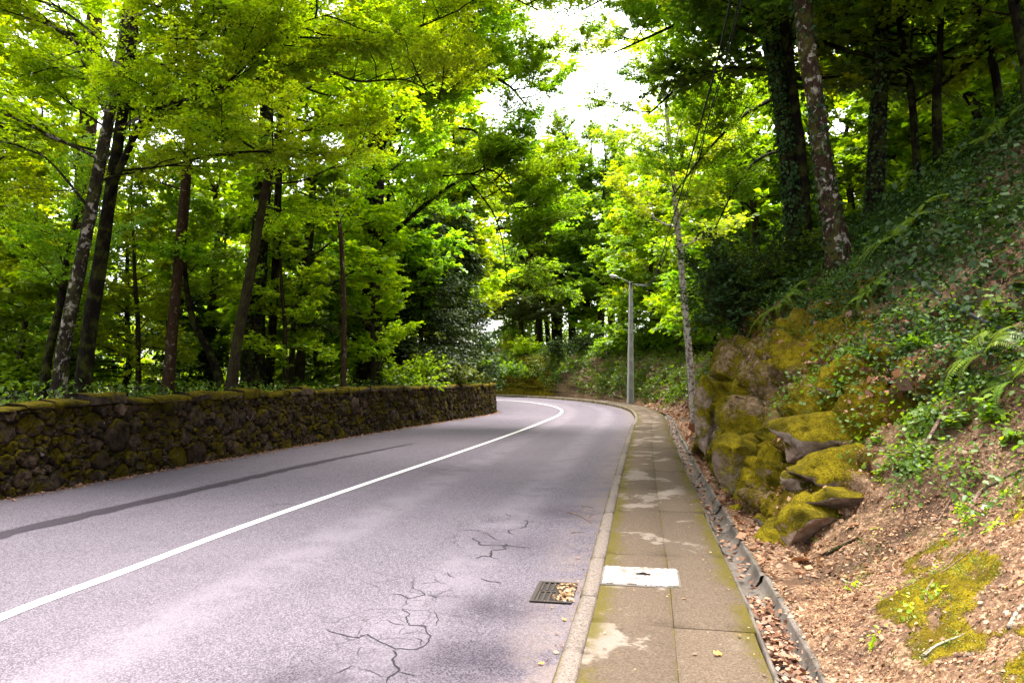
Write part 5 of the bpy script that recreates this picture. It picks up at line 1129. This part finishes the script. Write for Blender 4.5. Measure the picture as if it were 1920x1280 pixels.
# ------------------------------------------------------------------ utility pole with lamp and cables
pb = gp(1182, 757, .1); pz = bank_z(pb[0], pb[1]); pb[2] = min(pz, .12)
pole = empty('utility_pole', tuple(pb)); tag(pole, 'tall grey concrete utility pole with a lamp arm beside the bend', 'pole')
H = 6.75; lean = .012
def sect(z, w0, w1): return w0 + (w1 - w0) * z / H
yaw = .25; Rz = rotz(yaw)
def pole_pt(x, y, z): v = Rz @ np.array([x, y, 0]); return np.array([pb[0] + v[0] + lean * z, pb[1] + v[1], pb[2] + z])
def taper_block(x0, x1, y0, y1, z0, z1, fx=True):
    V = []
    for z in (z0, z1):
        k = sect(z, 1, .48)
        for (x, y) in ((x0, y0), (x1, y0), (x1, y1), (x0, y1)): V.append(pole_pt(x * k, y * k, z))
    mb = MB(); mb.add(V, [[3, 2, 1, 0], [4, 5, 6, 7], [0, 1, 5, 4], [1, 2, 6, 5], [2, 3, 7, 6], [3, 0, 4, 7]]); return mb
for x0, x1 in ((-.17, -.085), (.085, .17)): put('flange', taper_block(x0, x1, -.12, .12, -.3, H), M['concrete_pole'], pole, False)
put('web', taper_block(-.086, .086, -.035, .035, -.28, H - .02), M['concrete_pole'], pole, False)
for z in (.9, 1.65, 2.4, 3.15, 3.9, 4.65, 5.4, 6.1): put('cross_rib', taper_block(-.084, .084, -.115, .115, z, z + .26), M['concrete_pole'], pole, False)
mb = MB(); tube(mb, [pole_pt(0, -.07, H - .25), pole_pt(-.25, -.1, H + .0), pole_pt(-.6, -.1, H + .14), pole_pt(-.95, -.1, H + .22)], .02, 7); put('lamp_arm', mb, M['lamp'], pole)
c0 = pole_pt(-1.05, -.1, H + .25); V, T = ICO; mb = MB(); mb.add(V[:, [0, 1, 2]] * [.24, .11, .085] @ np.array([[math.cos(.18), 0, math.sin(-.18)], [0, 1, 0], [math.sin(.18), 0, math.cos(.18)]]) + c0, None, T)
lh = put('lamp_head', mb, M['lamp'], pole)
mb = MB(); mb.add(V * [.13, .085, .05] + c0 + [-.04, 0, -.055], None, T); put('lens', mb, M['paper'], pole)
mb = MB(); tube(mb, [pole_pt(.0, -.1, H - .18), pole_pt(.16, -.16, H - .45), pole_pt(.1, -.16, H - .7), pole_pt(.02, -.1, H - .9)], .012, 6); put('cable_loop', mb, M['cable'], pole)
box(mb2 := MB(), pole_pt(.0, -.13, H - .12), .14, .08, .12, Rz); put('cable_clamp', mb2, M['iron'], pole, False)
top = pole_pt(0, -.1, H - .15)
for i, (ox, oz, r_) in enumerate(((0, 0, .017), (.10, -.06, .010), (.17, .05, .008))):
    pts = [top, (5.35 + ox * .6, 27.5, 5.25 + oz), at(1265, 400, 17.4) + [ox, 0, oz], at(1322, 200, 12.5) + [ox, 0, oz], at(1368, 10, 10) + [ox, 0, oz * 1.3], np.array([1.9 + ox, 0.5, 9.8 + oz])]
    pp, _ = spline(pts, 60); mb = MB(); tube(mb, pp, r_, 5, 0); tag(put('overhead_cable', mb, M['cable']), ['thick black overhead cable running from the pole top', 'thin black cable hanging just beside the thick one', 'thinnest overhead cable, set off furthest from the thick one'][i], 'cable', 'overhead cables')

# ------------------------------------------------------------------ drain grate, manhole cover, pipe, sticks, litter
gc = gp(1040, 1111, 0); gs_, gt_ = to_st(gc[None, :2]); a = math.atan2(-KT[np.abs(KS - gs_[0]).argmin()][0], KT[np.abs(KS - gs_[0]).argmin()][1]); R_ = rotz(a)
gr = empty('storm_drain', (gc[0], gc[1], 0)); tag(gr, 'rusty iron storm drain grate beside the kerb', 'drain grate')
GW, GL = .30, .50
def gbox(name, x, y, z, sx, sy, sz, m): mb = MB(); box(mb, np.array([gc[0], gc[1], 0]) + R_ @ np.array([x, y, z]), sx, sy, sz, R_); put(name, mb, M[m], gr, False)
gbox('pit_shade', 0, 0, .0015, GW, GL, .004, 'pit_shade')  # flat plate at road level, its dark colour stands for shade below the bars
for sx in (-1, 1): gbox('frame_bar', sx * (GW / 2 - .015), 0, .004, .03, GL, .016, 'iron')
for sy in (-1, 1): gbox('frame_bar', 0, sy * (GL / 2 - .015), .0045, GW - .062, .03, .016, 'iron')
gbox('cross_bar', 0, 0, .0035, GW - .062, .028, .014, 'iron')
for k in range(6): gbox('bar', -.105 + k * .042, -GL / 4 + .0, .0048, .016, GL / 2 - .046, .014, 'iron'); gbox('bar', -.105 + k * .042, GL / 4, .0048, .016, GL / 2 - .046, .014, 'iron')
g_ = np.random.default_rng(9); mb = MB(); n = 150; q = np.c_[.14 - np.abs(g_.normal(0, .06, n)), g_.uniform(-.22, .22, n), g_.uniform(.012, .02, n)] @ R_.T + [gc[0], gc[1], 0]
leaves(mb, q, np.c_[g_.normal(size=(n, 2)), np.zeros(n)], norm(np.array([0, 0, 1.]) + .4 * g_.normal(size=(n, 3))), .03 * g_.lognormal(0, .4, n), 0); tag(put('drain_leaves', mb, M['dry']), 'dead leaves caught on the drain grate', kind='stuff')
# manhole cover
am = math.atan2(-KT[np.abs(KS - MS).argmin()][0], KT[np.abs(KS - MS).argmin()][1]); Rm = rotz(am + .0)
mc_ = empty('access_cover', (mhc[0], mhc[1], .12)); tag(mc_, 'white painted concrete access cover set in the pavement', 'manhole cover')
def bev_box(c, sx, sy, z0, z1, b, R):
    mb = MB(); V = []
    for (k, z) in ((0, z0), (0, z1 - b), (b, z1)):
        for (x, y) in ((-1, -1), (1, -1), (1, 1), (-1, 1)): V.append(np.array([c[0], c[1], 0]) + R @ np.array([x * (sx / 2 - k), y * (sy / 2 - k), z]))
    Q = [[r * 4 + i, r * 4 + (i + 1) % 4, r * 4 + 4 + (i + 1) % 4, r * 4 + 4 + i] for r in (0, 1) for i in range(4)] + [[8, 9, 10, 11]]; mb.add(V, Q); return mb
def cover_mat():
    m, t, p = mat('cover_paint'); g = NG(t); pos = g.geo().outputs['Position']; w = g.sstep(g.math('ADD', g.noise(pos, 16, 6, .7), g.math('MULTIPLY', g.noise(pos, 4, 3), .3)), .64, .69)
    g.set(p.inputs['Base Color'], g.mix(1, g.mix(w, (.60, .585, .575), (.13, .095, .075)), (0.66, 0.66, 0.66), 'MULTIPLY')); p.inputs['Roughness'].default_value = .75; g.set(p.inputs['Normal'], g.bump(g.noise(pos, 40, 4), .3, .005)); return m
M['cover'] = cover_mat()
put('surround', bev_box(mhc, .57, .49, .10, .1235, .003, Rm), M['channel'], mc_, False)
put('cover', bev_box(mhc, .535, .455, .11, .132, .004, Rm), M['cover'], mc_, False)
put('handle_slot', bev_box(mhc + Rm @ np.array([.02, .03, 0]), .10, .05, .128, .1335, .001, Rm), M['iron'], mc_, False)
mb = MB(); tube(mb, [mhc * [1, 1, 0] + Rm @ np.array([-.03, .03, .134]), mhc * [1, 1, 0] + Rm @ np.array([.02, .03, .142]), mhc * [1, 1, 0] + Rm @ np.array([.07, .03, .134])], .006, 6); put('handle', mb, M['iron'], mc_)
# black pipe on the bank
pts = [hit_bank(x, y) for x, y in ((1715, 528), (1745, 553), (1785, 583), (1830, 610), (1880, 632), (1940, 646))]
pts = [p + np.array([-.05, -.10, .06]) for p in pts if p is not None]; pp, _ = spline(pts, 40)
for _ in range(6): pp[1:-1] = .25 * pp[:-2] + .5 * pp[1:-1] + .25 * pp[2:]
mb = MB(); tube(mb, pp, .022, 10, 0); tag(put('pipe', mb, M['rubber']), 'black plastic pipe running across the planted bank', 'pipe')
# sticks on the bank, the road and the pavement
def stick(label, pxs, r, m='twig', lift=.02, name='stick', onroad=None, cat='stick', group=None):
    P = []
    for x, y in pxs:
        if onroad is not None: P.append(gp(x, y, onroad) + [0, 0, r])
        else:
            h = hit_bank(x, y)
            if h is not None: P.append(h + norm(np.array([0, 0, CAMZ]) - h) * lift)
    if len(P) < 2: return
    if len(P) == 2: P = [P[0], (P[0] + P[1]) / 2 + np.array([0, 0, r]), P[1]]
    pp, _ = spline(np.array(P), 18); pp += .35 * r * np.stack([vnoise(pp * 9), vnoise(pp * 9 + 5), vnoise(pp * 9 + 9)], 1); mb = MB(); tube(mb, pp, np.linspace(r, r * .5, len(pp)), 6, .2); tag(put(name, mb, M[m]), label, cat, group)
stick('long reddish stick propped against the planted bank', [(1728, 850), (1760, 790), (1800, 725), (1850, 640)], .02, lift=.10)
stick('short reddish stick below the propped one', [(1728, 860), (1750, 830)], .016, lift=.05)
stick('thin curved root hanging by the frame edge', [(1830, 700), (1860, 706), (1895, 695), (1920, 692)], .008, 'twig_pale', .05)
stick('long root lying down the near slope by the frame edge', [(1815, 965), (1840, 920), (1880, 895), (1918, 878)], .018, 'twig', .012)
stick('thin twig curving down the middle of the near slope', [(1735, 1130), (1740, 1100), (1770, 1070), (1830, 1025)], .006, 'twig', .01)
stick('short bent stick lying on the litter below the gully', [(1578, 1085), (1590, 1092), (1622, 1092)], .010, 'twig_pale', .012)
stick('thin twig pointing down to the gutter', [(1428, 1148), (1450, 1130), (1500, 1105)], .006, 'twig', .015)
stick('second thin twig above the gutter', [(1440, 1120), (1470, 1110), (1490, 1102)], .006, 'twig', .015)
stick('pale root crossing the near slope low down', [(1730, 1230), (1760, 1208), (1800, 1190), (1825, 1178)], .010, 'twig_pale', .008)
stick('thick pinkish root stub at the frame edge', [(1893, 1178), (1905, 1150), (1925, 1128)], .016, 'twig_pale', .008)
stick('thin twig standing near the middle of the slope', [(1760, 975), (1785, 930)], .005, 'twig', .01)
stick('pale stick lying among leaves above the boulder', [(1665, 694), (1690, 695)], .014, 'twig_pale', .03)
stick('mossy log lying along the gully edge', [(1545, 1040), (1580, 1022), (1610, 1008)], .022, 'bark_brown', .02)
stick('forked twig lying in the road by the kerb', [(1064, 960), (1085, 966), (1108, 981)], .006, 'twig', onroad=0.0)
stick('short twig branching off the forked one', [(1108, 981), (1104, 970), (1118, 962)], .005, 'twig', onroad=0.0)
stick('small twig lying alone in the road', [(1090, 949), (1104, 950), (1114, 954)], .005, 'twig', onroad=0.0)
stick('straight twig below the forked one', [(1070, 999), (1094, 998)], .004, 'twig', onroad=0.0)
stick('tiny twig on the pavement by the pale patch', [(1163, 956), (1176, 962)], .004, 'twig', onroad=.122)
def crumple(label, x, y, r, seed):
    V, T = ico(2); V = V * (1 + .5 * vnoise(V * 2.2 + seed))[:, None] * [1.2, .8, .7]; h = hit_bank(x, y); mb = MB(); mb.add(V * r + h, None, T); tag(put('crumpled_paper', mb, M['paper'], None, False), label, 'litter')
crumple('crumpled white paper on the near slope', 1850, 953, .032, 3)
def fallen(label, x, y, z, size, col, seed, rot):
    mb = MB(); p = gp(x, y, z) + [0, 0, .012]; leaves(mb, p[None], np.array([[math.cos(rot), math.sin(rot), 0]]), np.array([[.2, -.3, 1.]]), size, 3, .1, np.array([.8])); tag(put('fallen_leaf', mb, M[col]), label, 'leaf', 'single fallen leaves')
M['yleaf'] = leaf_mat('leaf_yellow_dead', (.4, .2, .03), (.5, .25, .04), (.6, .33, .05), .2)
fallen('single orange leaf lying on the pavement', 1338, 1228, .122, .06, 'yleaf', 1, .3); fallen('yellow leaf on the road below the drain', 1058, 1165, 0, .05, 'yleaf', 2, 1.4); fallen('pale leaf on the road above the drain', 1086, 1048, 0, .05, 'dry', 3, 2); fallen('small orange leaf at the road edge near the frame bottom', 1020, 1247, 0, .04, 'yleaf', 4, 2.6); fallen('pale leaf lying at the bottom of the kerb face', 1038, 1226, 0, .04, 'dry', 5, .4)
# lobed oak seedling near the frame edge, leafy herbs below it
def herb(name, label, x, y, H, nst, nl, lsize, lm, seed, kind=3, lift=0):
    h = hit_bank(x, y); g = np.random.default_rng(seed)
    if h is None: return
    t = empty(name, tuple(h)); tag(t, label, 'plant'); wd_ = MB(); lf = MB()
    for k in range(nst):
        a = k * 2.4 + g.normal(0, .4); d0 = norm(np.array([math.cos(a) * .55, math.sin(a) * .55 - .15, 1.0])); path = limb_path(g, h - [0, 0, .03], d0, H * g.uniform(.6, 1.1), -.05, .12, 5); tube(wd_, path, np.linspace(.006, .002, len(path)), 5, 0, False)
        u = g.uniform(.3, 1, nl) * (len(path) - 1); ii = np.minimum(u.astype(int), len(path) - 2); q = path[ii] + (path[ii + 1] - path[ii]) * (u - ii)[:, None]; aa = g.uniform(0, 6.28, nl)
        leaves(lf, q, np.c_[np.cos(aa), np.sin(aa), g.normal(.1, .25, nl)], norm(np.array([-.1, -.35, 1.0]) + .3 * g.normal(size=(nl, 3))), lsize * g.uniform(.6, 1.2, nl), kind, .25)
    put('stems', wd_, M['twig'], t); put('leaves', lf, M[lm], t)
herb('oak_seedling', 'oak seedling with large pale lobed leaves near the frame edge', 1880, 610, .55, 5, 9, .17, 'mid', 701)
for i, (x, y, H, n1, n2, ls, lm, lab) in enumerate(((1850, 790, .28, 9, 12, .075, 'maple', 'leafy bright herb above the near slope ridge'), (1790, 800, .24, 8, 10, .07, 'mid', 'green herb beside the propped reddish stick'), (1890, 830, .22, 8, 10, .065, 'maple', 'bright herb on the ridge by the frame edge'), (1740, 790, .2, 7, 10, .06, 'mid', 'dark green herb left of the propped stick foot'), (1610, 600, .22, 7, 10, .06, 'mid', 'small herb among leaves under the blotched trunk'), (1420, 620, .25, 7, 10, .07, 'maple', 'broad leafed herb on the outcrop edge'), (1530, 450, .5, 7, 10, .12, 'beech', 'bright maple seedling before the blotched trunk'), (1590, 660, .2, 7, 10, .055, 'ivy', 'ivy tuft above the moss capped boulder'), (1690, 880, .16, 6, 9, .05, 'mid', 'herb growing at the slab end of the boulders'), (1650, 890, .14, 6, 9, .05, 'maple', 'small bright herb on the slab boulder'), (1640, 830, .14, 6, 8, .05, 'maple', 'small herb right behind the moss capped boulder'), (1530, 1010, .06, 4, 5, .03, 'beech', 'tiny plant beside the round mossy boulder'))):
    herb('leafy_herb', lab.replace('left of', 'below'), x, y, H, n1, n2, ls, lm, 710 + i, 1)
print('TRIS', sum(len(m.loops) - 2 * len(m.polygons) for m in bpy.data.meshes), 'OBJ', len(bpy.data.objects))
